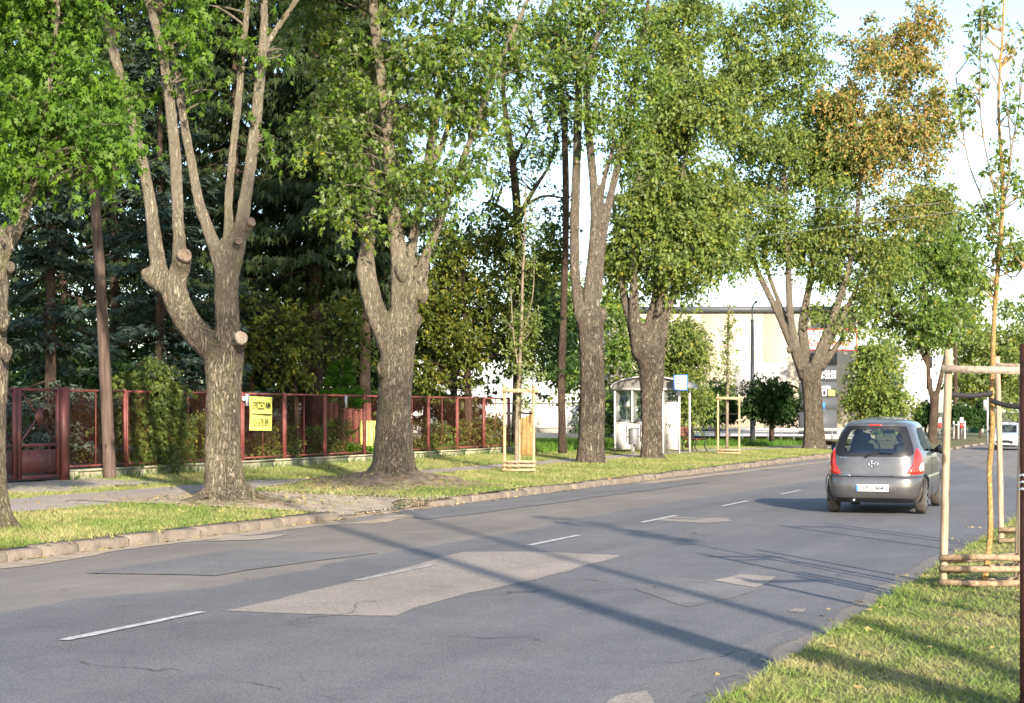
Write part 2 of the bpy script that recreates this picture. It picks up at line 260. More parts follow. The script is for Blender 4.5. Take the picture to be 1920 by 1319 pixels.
# ------------------------------------------------------------------ mesh builder
class MB:
    def __init__(self): self.v = []; self.f = {}; self.n = 0; self.tint = []
    def add(self, verts, faces, tint=None):
        verts = np.asarray(verts, float); b = self.n
        self.v.append(verts); self.n += len(verts)
        self.tint.append(np.zeros(len(verts)) if tint is None else tint)
        for f in faces: self.f.setdefault(len(f), []).append(np.asarray(f, np.int64)[None] + b)
        return b
    def addn(self, verts, farr, tint=None):
        verts = np.asarray(verts, float); self.v.append(verts)
        self.tint.append(np.zeros(len(verts)) if tint is None else tint)
        for fa in farr: self.f.setdefault(fa.shape[1], []).append(fa + self.n)
        self.n += len(verts)
    def box(self, c, ax, ay, az):        # centre and three half-axes
        c, ax, ay, az = map(lambda q: np.asarray(q, float), (c, ax, ay, az)); V = []
        for k in (-1, 1):
            for j in (-1, 1):
                for i in (-1, 1): V.append(c + i*ax + j*ay + k*az)
        F = [(0,2,3,1),(4,5,7,6),(0,1,5,4),(2,6,7,3),(0,4,6,2),(1,3,7,5)]
        if np.dot(np.cross(ax, ay), az) < 0: F = [f[::-1] for f in F]
        self.add(V, F); return self
    def boxst(self, s0, s1, t0, t1, z0, z1):
        n = np.array([NX, NY, 0]); u = np.array([UX, UY, 0])
        return self.box(W((s0+s1)/2, (t0+t1)/2, (z0+z1)/2), n*(s1-s0)/2, u*(t1-t0)/2, np.array([0,0,(z1-z0)/2]))
    def bar(self, a, b, w, h=None, up=(0,0,1)):
        a, b = np.asarray(a, float), np.asarray(b, float); h = h or w; d = b - a; L = np.linalg.norm(d); d = d/L
        up = np.asarray(up, float); x = np.cross(d, up)
        if np.linalg.norm(x) < 1e-4: x = np.cross(d, (1, 0, 0))
        x /= np.linalg.norm(x); y = np.cross(x, d); return self.box((a+b)/2, x*w/2, d*L/2, y*h/2)
    def tube(self, pts, rad, sides=8, caps=True, wob=0.0, seed=0):
        pts = np.asarray(pts, float); k = len(pts); rad = np.broadcast_to(np.asarray(rad, float), (k,))
        tan = np.gradient(pts, axis=0); tan /= np.linalg.norm(tan, axis=1)[:, None] + 1e-9
        ref = np.array([0, 1, 0]) if abs(tan[0][1]) < 0.9 else np.array([1, 0, 0])
        x = np.cross(tan, ref); x /= np.linalg.norm(x, axis=1)[:, None] + 1e-9; y = np.cross(tan, x)
        an = np.arange(sides)*2*math.pi/sides
        R = rad[:, None]*np.ones((k, sides))
        if wob:
            r2 = np.random.default_rng(seed + 5); ph = r2.random(4)*6.3
            L = np.concatenate([[0], np.cumsum(np.linalg.norm(np.diff(pts, axis=0), axis=1))])[:, None]
            R = R*(1 + wob*(np.sin(2*an[None] + ph[0] + 1.1*L) + 0.7*np.sin(3*an[None] + ph[1] - 1.7*L) + 0.5*np.sin(5*an[None] + ph[2] + 0.9*L)))
        V = pts[:, None] + R[..., None]*(np.cos(an)[None, :, None]*x[:, None] + np.sin(an)[None, :, None]*y[:, None])
        V = V.reshape(-1, 3); i = np.arange(k-1)[:, None]*sides; j = np.arange(sides)[None]; j2 = (j+1) % sides
        F = np.stack([i+j, i+sides+j, i+sides+j2, i+j2], -1).reshape(-1, 4)
        fa = [F]
        if caps: fa += [np.arange(sides)[None, :].copy(), (np.arange(sides)[::-1] + (k-1)*sides)[None].copy()]
        self.addn(V, fa); return self
    def mesh(self, name, off=(0, 0, 0), smooth=False):
        me = bpy.data.meshes.new(name); V = np.concatenate(self.v) - np.asarray(off, float)
        li = []; tot = []
        for k, arrs in self.f.items():
            a = np.concatenate(arrs); li.append(a.ravel()); tot.append(np.full(len(a), k, np.int32))
        li = np.concatenate(li).astype(np.int32); tot = np.concatenate(tot); st = np.concatenate([[0], np.cumsum(tot)[:-1]]).astype(np.int32)
        me.vertices.add(len(V)); me.vertices.foreach_set('co', V.astype(np.float32).ravel())
        me.loops.add(len(li)); me.loops.foreach_set('vertex_index', li)
        me.polygons.add(len(tot)); me.polygons.foreach_set('loop_start', st)
        try: me.polygons.foreach_set('loop_total', tot)
        except Exception: pass
        if smooth: me.polygons.foreach_set('use_smooth', np.ones(len(tot), bool))
        tn = np.concatenate(self.tint)
        if tn.any():
            at = me.attributes.new('tint', 'FLOAT', 'POINT'); at.data.foreach_set('value', tn.astype(np.float32))
        me.update(calc_edges=True); return me
    def build(self, name, mat, parent=None, smooth=False, local=False):
        off = (0, 0, 0)
        if parent is not None and not local:
            p = parent
            while p.parent is not None: p = p.parent
            off = tuple(p.location)
        me = self.mesh(name, off, smooth); me.materials.append(M[mat] if isinstance(mat, str) else mat)
        o = bpy.data.objects.new(name, me); COL.objects.link(o)
        if parent is not None: o.parent = parent
        return o
def tag(o, label=None, cat=None, group=None, kind=None):
    if label: o['label'] = label
    if cat: o['category'] = cat
    if group: o['group'] = group
    if kind: o['kind'] = kind
    return o
def thing(name, loc, label, cat, group=None, rz=0.0):
    o = bpy.data.objects.new(name, None); o.empty_display_size = 0.2; COL.objects.link(o)
    o.location = tuple(float(q) for q in loc); o.rotation_euler = (0, 0, rz); return tag(o, label, cat, group)
def struct(name, mb, mat, parent=None, smooth=False, kind='structure'):
    o = mb.build(name, mat, parent, smooth)
    if parent is None: o['kind'] = kind
    return o
def text_mb(body, size, org, ax, ay, off=0.0, depth=0.004, weight=0.0, sx=1.0):
    cu = bpy.data.curves.new('t', 'FONT'); cu.body = body; cu.size = size; cu.align_x = 'CENTER'; cu.align_y = 'CENTER'; cu.offset = weight; cu.resolution_u = 3
    ob = bpy.data.objects.new('t', cu); COL.objects.link(ob); dg = bpy.context.evaluated_depsgraph_get(); dg.update()
    me = bpy.data.meshes.new_from_object(ob.evaluated_get(dg)); mb = MB()
    ax, ay = np.asarray(ax, float), np.asarray(ay, float); nz_ = np.cross(ax, ay)
    V = [np.asarray(org) + v.co.x*sx*ax + v.co.y*ay + off*nz_ for v in me.vertices]
    mb.add(V, [tuple(p.vertices) for p in me.polygons])
    bpy.data.objects.remove(ob); bpy.data.curves.remove(cu); bpy.data.meshes.remove(me); return mb

# ------------------------------------------------------------------ setting: road, kerb, verges, paths
def sheet(ss, ts, zf, dz=0.0):
    S, T = np.meshgrid(ss, ts, indexing='ij'); Z = zf(S, T) + dz
    V = np.stack([S*NX + T*UX, S*NY + T*UY, Z*np.ones_like(S)], -1).reshape(-1, 3); a, b = len(ss), len(ts)
    i = np.arange(a-1)[:, None]*b; j = np.arange(b-1)[None]
    mb = MB(); mb.addn(V, [np.stack([i+j, i+b+j, i+b+j+1, i+j+1], -1).reshape(-1, 4)]); return mb
tl = np.concatenate([np.arange(-40, 110, 1.0), np.arange(110, 420, 20.0)])
tf = np.concatenate([[-60, -20], np.arange(0, 14, 1.0), np.arange(14, 72, 0.25), np.arange(72, 110, 2.0), np.arange(110, 420, 20.0)])
g = MB(); g.addn(np.array([[-5000, -5000, -1.2], [5000, -5000, -1.2], [5000, 5000, -1.2], [-5000, 5000, -1.2]], float), [np.array([[0, 1, 2, 3]])])
struct('ground', g, 'lawn')
road = struct('road', sheet(np.array([-12.3, -11.5, -9.5, -7.5, -5, -2.1]), tl, lambda s, t: drop(t)), 'old')
vs_ = np.concatenate([[-140, -60, -30], np.arange(-24, -12.2, 0.25), [-12.25]])
struct('grass_verge', sheet(vs_, tf, zverge), 'lawn', smooth=True)
struct('roadside_verge', sheet(np.array([-2.24, -2.15, -2.0, -1, 0, 2, 6, 20, 60, 140]), tl, zright), 'lawn', smooth=True)
e = MB(); 
for a, b in zip(tl[:-1], tl[1:]): e.boxst(-2.27, -2.15, a, b, drop(a) - 0.3, float(zright(-2.6, (a+b)/2)) - 0.006)
struct('sunken_kerb', e, 'kerb')
struct('forest_floor', sheet(np.array([-120, -60, -40, -30, -24, -20.75]), np.arange(-20, 52.5, 2.0), zverge, 0.02), 'soil')

def wobble_edge(pts, step=0.25, amp=0.05, seed=1):
    r = np.random.default_rng(seed); out = []
    for a, b in zip(pts, list(pts[1:]) + [pts[0]]):
        a, b = np.asarray(a, float), np.asarray(b, float); L = np.linalg.norm(b - a); k = max(1, int(L/step)); nrm = np.array([-(b-a)[1], (b-a)[0]])/max(L, 1e-6)
        ph = r.random(3)*6.28
        for i in range(k):
            f = i/k; w = math.sin(math.pi*f)**0.5 if k > 1 else 0
            out.append(a + (b-a)*f + nrm*w*amp*(math.sin(f*L*1.3+ph[0]) + 0.5*math.sin(f*L*3.7+ph[1]) + 0.4*r.normal()))
    return out
def patch(name, px, mat, z, seed=1, amp=0.03, zf=None):
    pts = []
    for x, y in px:
        d = FPX*CAMH/(y - HZ); pts.append(((x - CX)*d/FPX, d))
    P = wobble_edge(pts, 0.2, amp, seed); V = []
    for p in P:
        s, t = ST(*p); V.append((p[0], p[1], float(drop(t)) + z))
    mb = MB(); mb.add(V, [tuple(range(len(V)))]); me_o = mb.build(name, mat, road)
    m = me_o.data
    if m.polygons[0].normal.z < 0: m.flip_normals()
    return me_o
R_ = lambda y: 1320 + (1315 - y)*1.545
# dark overlay strip laid over the older, browner surface
patch('asphalt_overlay', [(-900, 1297), (0, 1149), (180, 1120), (360, 1107), (500, 1084), (610, 1060), (720, 1038), (850, 1018), (960, 1000), (1180, 955), (1420, 918), (1640, 884), (1900, 853), (2420, 838), (1870, 990), (1690, 1076), (1520, 1185), (1345, 1300), (1100, 1470), (600, 1800), (-900, 1800)], 'new', 0.004, 3, 0.05)
patch('asphalt_patch', [(420, 1147), (520, 1126), (640, 1097), (760, 1066), (870, 1036), (1010, 1036), (1165, 1043), (1060, 1074), (990, 1091), (880, 1113), (820, 1130), (740, 1157), (600, 1154)], 'worn', 0.008, 4, 0.02)
patch('asphalt_patch', [(160, 1076), (330, 1050), (450, 1031), (580, 1036), (712, 1038), (600, 1052), (480, 1068), (405, 1081), (280, 1078)], 'mid', 0.008, 5, 0.02)
patch('asphalt_patch', [(1338, 1090), (1390, 1078), (1455, 1083), (1418, 1103)], 'worn', 0.008, 6, 0.015)
patch('asphalt_patch', [(1190, 1106), (1262, 1084), (1335, 1091), (1416, 1104), (1380, 1122), (1290, 1140)], 'mid', 0.008, 7, 0.03)
patch('asphalt_patch', [(1228, 977), (1250, 969), (1300, 972), (1368, 973), (1374, 978), (1320, 982), (1270, 979)], 'worn', 0.008, 8, 0.03)
patch('pothole_edge', [(1240, 972), (1300, 973), (1330, 974), (1300, 976), (1262, 975)], 'mid', 0.011, 9, 0.03)
patch('asphalt_patch', [(690, 952), (905, 925), (1180, 908), (1330, 905), (1180, 925), (960, 955), (800, 975)], 'mid', 0.008, 10, 0.05)
patch('road_dust', [(1130, 1330), (1160, 1306), (1212, 1298), (1222, 1312), (1200, 1335)], 'worn', 0.008, 11, 0.04)
patch('road_dust', [(1478, 1148), (1492, 1142), (1512, 1143), (1505, 1150)], 'worn', 0.008, 12, 0.02)
patch('road_dust', [(385, 1016), (440, 1007), (545, 1003), (520, 1008), (470, 1014)], 'path', 0.008, 13, 0.03)
patch('road_dust', [(700, 972), (740, 968), (780, 967), (760, 971)], 'path', 0.012, 14, 0.02)
patch('road_dust', [(-60, 1072), (0, 1058), (200, 1028), (480, 994), (620, 977), (640, 983), (500, 1000), (250, 1030), (40, 1064)], 'gravel', 0.006, 15, 0.06)
patch('road_dust', [(640, 983), (820, 955), (905, 942), (930, 945), (840, 962), (700, 983)], 'gravel', 0.006, 16, 0.06)
patch('road_dust', [(930, 945), (1240, 900), (1560, 864), (1560, 866), (1240, 905), (960, 946)], 'gravel', 0.006, 17, 0.05)
patch('road_dust', [(1110, 1360), (1230, 1275), (1330, 1225), (1420, 1198), (1505, 1172), (1450, 1212), (1340, 1285), (1270, 1335)], 'mid', 0.0075, 18, 0.06)
# centre line dashes
per = (5.32 + 3.235)/5/UX
for k in range(-1, 22):
    t0 = ST(-3.235, FPX*CAMH/431)[1] + k*per; z = float(drop(t0 + 0.9)); mk = MB()
    w = 0.046; L = 1.86; r = np.random.default_rng(k + 30); up, dn = [], []
    for q in np.linspace(0, L, 14):
        up.append(W(-7.5 - w + r.normal()*0.006, t0 + q, float(drop(t0 + q)) + 0.013)); dn.append(W(-7.5 + w + r.normal()*0.006, t0 + q, float(drop(t0 + q)) + 0.013))
    mk.add(up + dn, [(i, 14 + i, 15 + i, i + 1) for i in range(13)]); mk.build('lane_marking', 'linew' if k == 1 else 'line', road)
# kerb stones
kerb = bpy.data.objects.new('kerb', None); COL.objects.link(kerb); kerb['kind'] = 'structure'
def kerbstone(t0, t1, h, tilt, ds):
    mb = MB(); b = 0.02; V = []; r = np.random.default_rng(int(t0*97) + 5)
    for t in (t0 + 0.006, t0 + 0.03, (t0 + t1)/2, t1 - 0.03, t1 - 0.006):
        e_ = 0.012 if t in (t0 + 0.006, t1 - 0.006) else 0; zz = float(drop(t)); j = r.normal()*0.006
        prof = [(-12.05 + ds, -0.1), (-12.05 + ds + j, h - 0.035 - e_), (-12.085 + ds + j, h - 0.004 - e_ + tilt), (-12.25 + ds, h + 0.004 - e_ + tilt), (-12.27 + ds, -0.1)]
        V += [W(s, t, zz + z) for s, z in prof]
    F = []
    for i in range(4):
        for j in range(4): F.append((i*5 + j, i*5 + j + 1, i*5 + 6 + j, i*5 + 5 + j))
    F += [(4, 3, 2, 1, 0), (20, 21, 22, 23, 24)]
    mb.add(V, F); return mb.build('kerb_stone', 'kerb', kerb)
t = 5.0; r = np.random.default_rng(2)
while t < 78:
    L = r.choice([0.62, 0.98, 0.98, 1.0, 0.75])
    if 22.7 < t < 26.2: h = 0.03
    else: h = 0.125 + r.normal()*0.008
    if 26.2 <= t < 27.2: h = 0.09
    kerbstone(t, t + L, h, r.normal()*0.006, r.normal()*0.012); t += L
far = MB()
for a in np.arange(78, 300, 4.0): far.boxst(-12.27, -12.05, a, a + 4, drop(a) - 0.1, drop(a + 4) + 0.12)
far.build('kerb_strip', 'kerb', kerb)
# footpath, driveway, gate apron
def strip(name, ts, sl_, sr_, mat, dz, seed, amp=0.06):
    r = np.random.default_rng(seed); V = []; F = []; K = 7
    for i, t_ in enumerate(ts):
        a = sl_(t_) + amp*(math.sin(t_*1.9 + seed) + 0.6*math.sin(t_*4.7) + 0.5*r.normal()); b = sr_(t_) + amp*(math.sin(t_*1.5 + 2*seed) + 0.6*math.sin(t_*5.3) + 0.5*r.normal())
        for q in np.linspace(0, 1, K): s_ = a + (b - a)*q; V.append(W(s_, t_, zground(s_, t_) + dz))
        if i:
            for q in range(K-1): F.append(((i-1)*K + q, (i-1)*K + q + 1, i*K + q + 1, i*K + q))
    mb = MB(); mb.add(V, F); return struct(name, mb, mat, smooth=True)
def path_l(t): return -17.5 + 0.15*math.sin(t*0.2) if t < 31 else -17.2
def path_r(t): return -15.6 if t < 22 else (-15.6 - 0.6*min(1, (t - 22)/8) if t < 60 else -16.0)
strip('footpath', np.arange(-20, 90, 0.3), path_l, path_r, 'path', 0.012, 3)
strip('gravel_driveway', np.arange(22.8, 27.0, 0.2), lambda t: -16.6, lambda t: -12.42 + (0.12 if 23.4 < t < 26.0 else -0.1), 'gravel', 0.020, 5, 0.08)
strip('gate_apron', np.arange(21.5, 29.2, 0.25), lambda t: -20.6, lambda t: -18.2 - 0.35*abs(t - 25)**1.2*0.3, 'path', 0.010, 7, 0.12)
def earth(name, c, R0, seed):
    r = np.random.default_rng(seed); V = [W(*c, zground(*c) + .02)]; K = 40; NR = 10; ph = r.random(5)*6.3
    for j in range(1, NR + 1):
        for i in range(K):
            a = i*2*math.pi/K; rr = R0*j/NR*(1 + .12*math.sin(3*a + ph[0]) + .08*math.sin(7*a + ph[1]) + (.05*r.normal() if j == NR else 0)); s_, t_ = max(c[0] + rr*math.cos(a), c[0] - 9) , c[1] + rr*1.15*math.sin(a); s_ = min(s_, -12.32)
            V.append(W(s_, t_, zground(s_, t_) + (.022 + .018*r.normal() if j < NR else -.02)))
    F = [(0, 1 + i, 1 + (i+1) % K) for i in range(K)] + [(1 + j*K + i, 1 + (j+1)*K + i, 1 + (j+1)*K + (i+1) % K, 1 + j*K + (i+1) % K) for j in range(NR-1) for i in range(K)]
    mb = MB(); mb.add(V, F); return struct(name, mb, 'dirt', smooth=True)
earth('bare_earth', T1ST, 0.95, 3); earth('bare_earth', T2ST, 1.95, 4)
ve = MB()
for t_ in np.arange(21.5, 28.5, 0.1): ve.boxst(-12.5, -12.262, t_, t_ + 0.0995, -0.3, min(float(zverge(-12.5, t_)), float(zverge(-12.26, t_)), float(zverge(-12.4, t_ + .1))) - .004)
struct('verge_edge', ve, 'dirt')
def bare(s, t):
    f = np.ones_like(s); n1 = 0.12*np.sin(t*3.1) + 0.1*np.sin(t*7.3 + s*3)
    pl = np.where(t < 31, -17.5, -17.2); pr = np.where(t < 22, -15.6, np.where(t < 60, -15.6 - 0.6*np.clip((t - 22)/8, 0, 1), -16.0))
    f = np.where((s > pl - 0.02 + n1*0.6) & (s < pr + n1*0.6), 0.0, f)
    f = np.where((t > 23.0 + n1*2) & (t < 26.9 + n1*2) & (s > -16.8) & (s < -12.2), 0.04, f)
    f = np.where((t > 22 + n1) & (t < 28.4 + n1) & (s < -18.3 + n1*2), 0.05, f)
    for (a, b), rr in ((T1ST, 0.8), (T2ST, 1.5)):
        q = np.hypot((s - a)*1.0, (t - b)*0.85); f = np.where(q < rr + n1*2, 0.06 + 0.5*(q/rr)**3, f)
    return f
def blades(mb, s, t, zf, h, w, lean, seed, tri=False):
    r = np.random.default_rng(seed); n = len(s); z = zf(s, t); x = s*NX + t*UX; y = s*NY + t*UY
    a = r.random(n)*2*math.pi; hh = h*(0.5 + r.random(n)); ww = w*(0.6 + 0.8*r.random(n)); l = lean*hh*(0.3 + r.random(n)*1.2); b = r.random(n)*2*math.pi
    base = np.stack([x, y, z - 0.004], -1); side = np.stack([np.cos(a)*ww/2, np.sin(a)*ww/2, np.zeros(n)], -1)
    ld = np.stack([np.cos(b)*l, np.sin(b)*l, np.zeros(n)], -1); mid = base + ld*0.35; mid[:, 2] += hh*0.6; tip = base + ld; tip[:, 2] += hh
    if tri:
        i = np.arange(n)[:, None]*3; mb.addn(np.stack([base - side, base + side, tip], 1).reshape(-1, 3), [i + np.array([[0, 1, 2]])]); return
    V = np.stack([base - side, base + side, mid + side*0.7, mid - side*0.7, tip], 1).reshape(-1, 3); i = np.arange(n)[:, None]*5
    mb.addn(V, [i + np.array([[0, 1, 2, 3]]), i + np.array([[3, 2, 4]])])
gb = MB(); r = np.random.default_rng(7); n = 330000
tt = 13 + 62*r.random(n)**1.7; ss = -12.28 - 8.1*r.random(n)
keep = r.random(n) < bare(ss, tt); blades(gb, ss[keep], tt[keep], zverge, 0.05, 0.014, 1.0, 8, True)
tag(gb.build('verge_grass', 'blade'), 'short dry mown grass on the far verge', 'grass', kind='stuff')
gb = MB(); n = 190000; tt = 6.5 + 34*r.random(n)**2.0; ss = -2.26 + 4.3*r.random(n)**1.2; X = ss*NX + tt*UX; Y = ss*NY + tt*UY
keep = (X/Y < 0.33); blades(gb, ss[keep], tt[keep], zright, 0.030, 0.0065, 1.7, 9)
n = 14000; tt = 6.5 + 30*r.random(n)**1.5; ss = -2.30 + 0.5*r.random(n)**1.3; cl = (np.sin(tt*2.3) + np.sin(tt*5.1 + 1) + r.normal(size=n)*0.7) > 0.1
blades(gb, ss[cl], tt[cl], lambda s, t: zright(s, t) - 0.02, 0.062, 0.008, 1.1, 10)
tag(gb.build('roadside_grass', 'blade'), 'short sunlit grass on the near verge', 'grass', kind='stuff')
gb = MB(); n = 45000; tt = 52 + 45*r.random(n); ss = -19.5 - 9*r.random(n); blades(gb, ss, tt, zverge, 0.26, 0.035, 0.8, 12, True)
n2 = 9000; blades(gb, -20.3 - 0.5*r.random(n2), 28 + 24*r.random(n2), zverge, 0.16, 0.012, 0.8, 13)
tag(gb.build('tall_grass', 'lush'), 'taller lush green grass beyond the fence end', 'grass', kind='stuff')

# ------------------------------------------------------------------ foliage
MAPLE = (np.array([(0,-.05,0),(.26,.02,-.12),(.15,.22,-.05),(.47,.56,-.30),(.13,.47,-.05),(.04,1.0,-.30),(-.12,.50,-.05),(-.40,.62,-.26),(-.14,.26,-.05),(-.30,.10,-.14)], float), [(0,1,2,3,4,5),(0,5,6,7,8,9)])
OVAL = (np.array([(0,0,0),(.30,.45,-.10),(0,1,-.15),(-.30,.45,-.10)], float), [(0,1,2),(0,2,3)])
STAR = (np.array([(0,0,0),(.42,.30,-.10),(.12,.45,-.03),(0,1,-.18),(-.12,.45,-.03),(-.42,.30,-.10)], float), [(0,1,2,3),(0,3,4,5)])
SPRAY = (np.array([(0,0,0),(.10,.4,-.02),(0,1,-.12),(-.10,.4,-.02),(.34,.62,-.08),(-.34,.62,-.08)], float), [(0,1,2,3),(0,4,1),(0,3,5)])
def put_leaves(mb, c, d, nrm, size, tpl, tint=None):
    TV, TF = tpl; d = d/(np.linalg.norm(d, axis=1)[:, None] + 1e-9); x = np.cross(d, nrm); x /= np.linalg.norm(x, axis=1)[:, None] + 1e-9; z = np.cross(x, d)
    V = c[:, None] + size[:, None, None]*(TV[None, :, 0:1]*x[:, None] + TV[None, :, 1:2]*d[:, None] + TV[None, :, 2:3]*z[:, None])
    k = len(TV); i = np.arange(len(c))[:, None]*k
    mb.addn(V.reshape(-1, 3), [i + np.array([f]) for f in TF], None if tint is None else np.repeat(tint, k))
def EL(px, py, rx, ry, d, rd=None, tint=0.0, w=1.0):
    k = d/FPX; return (AT(px, py, d), np.array([rx*k, rd if rd else (rx + ry)*0.5*k, ry*k]), tint, w)
def make_crown(ells, n, leaf, tpl, r, sub=0.42, nsub=9, per=9, L=(0.25, 0.6), droop=0.45, twigs=None, limbs=None, twr=0.012, reach=2.4, flat=0.6, core=0.22):
    """ellipsoids -> sub-clumps -> sprigs -> leaves"""
    mb = MB(); vol = np.array([np.prod(e_[1])**(2/3)*e_[3] for e_ in ells]); vol /= vol.sum(); nspr = int(n/per)
    for e_, f in zip(ells, vol):
        c0, R0, ti, _ = e_; m = max(3, int(nspr*f)); ks = max(3, int(nsub))
        u = r.normal(size=(ks, 3)); u /= np.linalg.norm(u, axis=1)[:, None]; sc_ = c0 + u*R0*(0.35 + 0.62*r.random((ks, 1))); srad = sub*(0.6 + 0.8*r.random(ks))
        if twigs is not None and limbs is not None:
            for q in sc_:
                dd = np.linalg.norm(limbs - q, axis=1) + np.where(limbs[:, 2] > q[2] - 0.1, 2.5, 0); a = limbs[np.argmin(dd)]
                if np.linalg.norm(a - q) > reach: continue
                mid = (a*0.45 + q*0.55) + np.array([0, 0, 0.12*np.linalg.norm(q - a)]) + r.normal(size=3)*0.08
                tt_ = np.linspace(0, 1, 7)[:, None]; pt = (1-tt_)**2*a + 2*tt_*(1-tt_)*mid + tt_**2*q
                twigs.tube(pt, np.linspace(twr*2.2, twr*0.6, 7), 4, False)
        ib = r.integers(0, ks, m); v = r.normal(size=(m, 3)); v /= np.linalg.norm(v, axis=1)[:, None]; rr = r.random((m, 1))**0.45
        Rm = R0/R0.mean(); ov = v*rr*srad[ib][:, None]*R0.mean()*(0.5 + 0.5*Rm)*np.array([1.15, 1.15, flat]); ov[:, 2] -= 0.4*np.hypot(ov[:, 0], ov[:, 1])*(1 - flat)
        o = sc_[ib] + ov; cm_ = r.random(m) < core; w2 = r.normal(size=(m, 3)); w2 /= np.linalg.norm(w2, axis=1)[:, None]; o[cm_] = (c0 + w2*R0*0.75*r.random((m, 1))**0.4)[cm_]
        out = 0.7*v + 0.5*(o - c0)/R0 + np.array([0, 0, 0.25]) + 0.45*r.normal(size=(m, 3)); out /= np.linalg.norm(out, axis=1)[:, None]
        ln = L[0] + (L[1] - L[0])*r.random(m)
        q = r.random((m, per))**0.8; p = o[:, None] + out[:, None]*(q*ln[:, None])[..., None]; p[..., 2] -= droop*q**2*ln[:, None]
        p = p + r.normal(size=p.shape)*0.035*(leaf/0.12); dv = 0.55*out[:, None] + 0.75*r.normal(size=p.shape) + np.array([0, 0, -0.75]); nv = np.array([0, -0.3, 0.85]) + 0.6*r.normal(size=p.shape)
        sz = leaf*(0.5 + 1.0*r.random((m, per))); tn = np.clip(ti*(r.random((m, per)) < ti + 0.15)*1.0, 0, 1) if ti else np.zeros((m, per))
        put_leaves(mb, p.reshape(-1, 3), dv.reshape(-1, 3), nv.reshape(-1, 3), sz.ravel(), tpl, tn.ravel())
    return mb
def smooth_line(P, k=4):
    P = np.asarray(P, float)
    if len(P) < 3: return P
    Q = np.vstack([2*P[0] - P[1], P, 2*P[-1] - P[-2]]); out = []
    for i in range(1, len(Q) - 2):
        for q in np.arange(k)/k:
            out.append(0.5*(2*Q[i] + (Q[i+1] - Q[i-1])*q + (2*Q[i-1] - 5*Q[i] + 4*Q[i+1] - Q[i+2])*q*q + (3*Q[i] - Q[i-1] - 3*Q[i+1] + Q[i+2])*q**3))
    out.append(P[-1]); return np.array(out)
def limb_world(limb, d, dd0=0.0, dd1=0.0):
    k = len(limb); P = np.array([AT(x, y, d + dd0 + (dd1 - dd0)*i/max(1, k-1)) for i, (x, y, w) in enumerate(limb)]); R = np.array([w*d/FPX/2 for _, _, w in limb])
    Q = smooth_line(np.hstack([P, R[:, None]])); return Q[:, :3], np.maximum(Q[:, 3], 0.008)
def make_wood(limbs, d, base, flare=None, wob=0.05, voxel=0.03, seed=0, knobs=(), limb_k=0.86):
    mb = MB(); pts = []
    for i, lb in enumerate(limbs):
        l, d0, d1 = lb if isinstance(lb, tuple) else (lb, 0, 0); P, R = limb_world(l, d, d0, d1)
        mb.tube(P, R*(0.92 if i == 0 else limb_k), 14 if i == 0 else 9, True, wob if i == 0 else wob*0.5, seed + i)
        if i: pts.append(P)
    if flare:
        r = np.random.default_rng(seed); nr, ln, th = flare
        for k in range(nr):
            a = 2*math.pi*k/nr + r.normal()*0.25; L = ln*(0.7 + 0.6*r.random()); dv = np.array([math.cos(a), math.sin(a), 0]); rad = limbs[0][2][2]*d/FPX/2*.9
            P = [base + dv*rad*0.35 + np.array([0, 0, 0.75]), base + dv*rad*0.62 + np.array([0, 0, 0.32]), base + dv*(rad*0.8 + L*0.35) + np.array([0, 0, 0.07]), base + dv*(rad*0.8 + L) + np.array([0, 0, -0.10])]
            Q = smooth_line(P); mb.tube(Q, np.linspace(th*1.3, th*0.5, len(Q)), 7)
    for (x, y, w, dd) in knobs:
        c = AT(x, y, d + dd); rr = w*d/FPX/2*0.85; P = [c + np.array([0, 0, -rr*1.7]), c + np.array([0, 0, -rr*0.9]), c, c + np.array([0, 0, rr*0.7]), c + np.array([0, 0, rr*1.2])]
        mb.tube(P, np.array([0.3, 0.8, 1, 0.8, 0.3])*rr, 8, True, 0.08, seed + int(x))
    return mb, (np.concatenate(pts) if pts else None)
tex = bpy.data.textures.new('bark_lumps', 'CLOUDS'); tex.noise_scale = 0.16; tex.noise_depth = 3
tex2 = bpy.data.textures.new('bark_ridges', 'CLOUDS'); tex2.noise_scale = 0.05; tex2.noise_depth = 2
def wood_object(mb, mat, root, voxel, disp=0.03):
    o = mb.build('trunk', mat, root, True)
    if voxel:
        m = o.modifiers.new('remesh', 'REMESH'); m.mode = 'VOXEL'; m.voxel_size = voxel; m.use_smooth_shade = True
        s = o.modifiers.new('smooth', 'SMOOTH'); s.factor = 0.5; s.iterations = 5
        for tx, st_ in ((tex, disp), (tex2, disp*0.5)):
            dm = o.modifiers.new('d', 'DISPLACE'); dm.texture = tx; dm.strength = st_; dm.mid_level = 0.5; dm.texture_coords = 'LOCAL'
    return o
def cut_face(root, px, py, d, r_, nv, mat='cut'):
    c = AT(px, py, d); nv = np.asarray(nv, float); nv /= np.linalg.norm(nv); x = np.cross(nv, (0, 0, 1)); x /= np.linalg.norm(x); y = np.cross(x, nv)
    mb = MB(); K = 16; V = []; rr = r_*d/FPX
    for q, off in ((1.02, -0.10), (1.04, -0.02), (1.0, 0.03), (0.85, 0.035), (0.55, 0.02)):
        for i in range(K):
            a = i*2*math.pi/K; w = 1 + 0.07*math.sin(2*a + px) + 0.05*math.sin(3*a + py); V.append(c + rr*q*w*(math.cos(a)*x + math.sin(a)*y) + nv*off)
    V.append(c + nv*0.012); F = [(k*K + i, k*K + (i+1) % K, (k+1)*K + (i+1) % K, (k+1)*K + i) for k in range(4) for i in range(K)] + [(4*K + i, 4*K + (i+1) % K, 5*K) for i in range(K)]
    mb.add(V, F); o = mb.build('cut_face', mat, root, True); return o
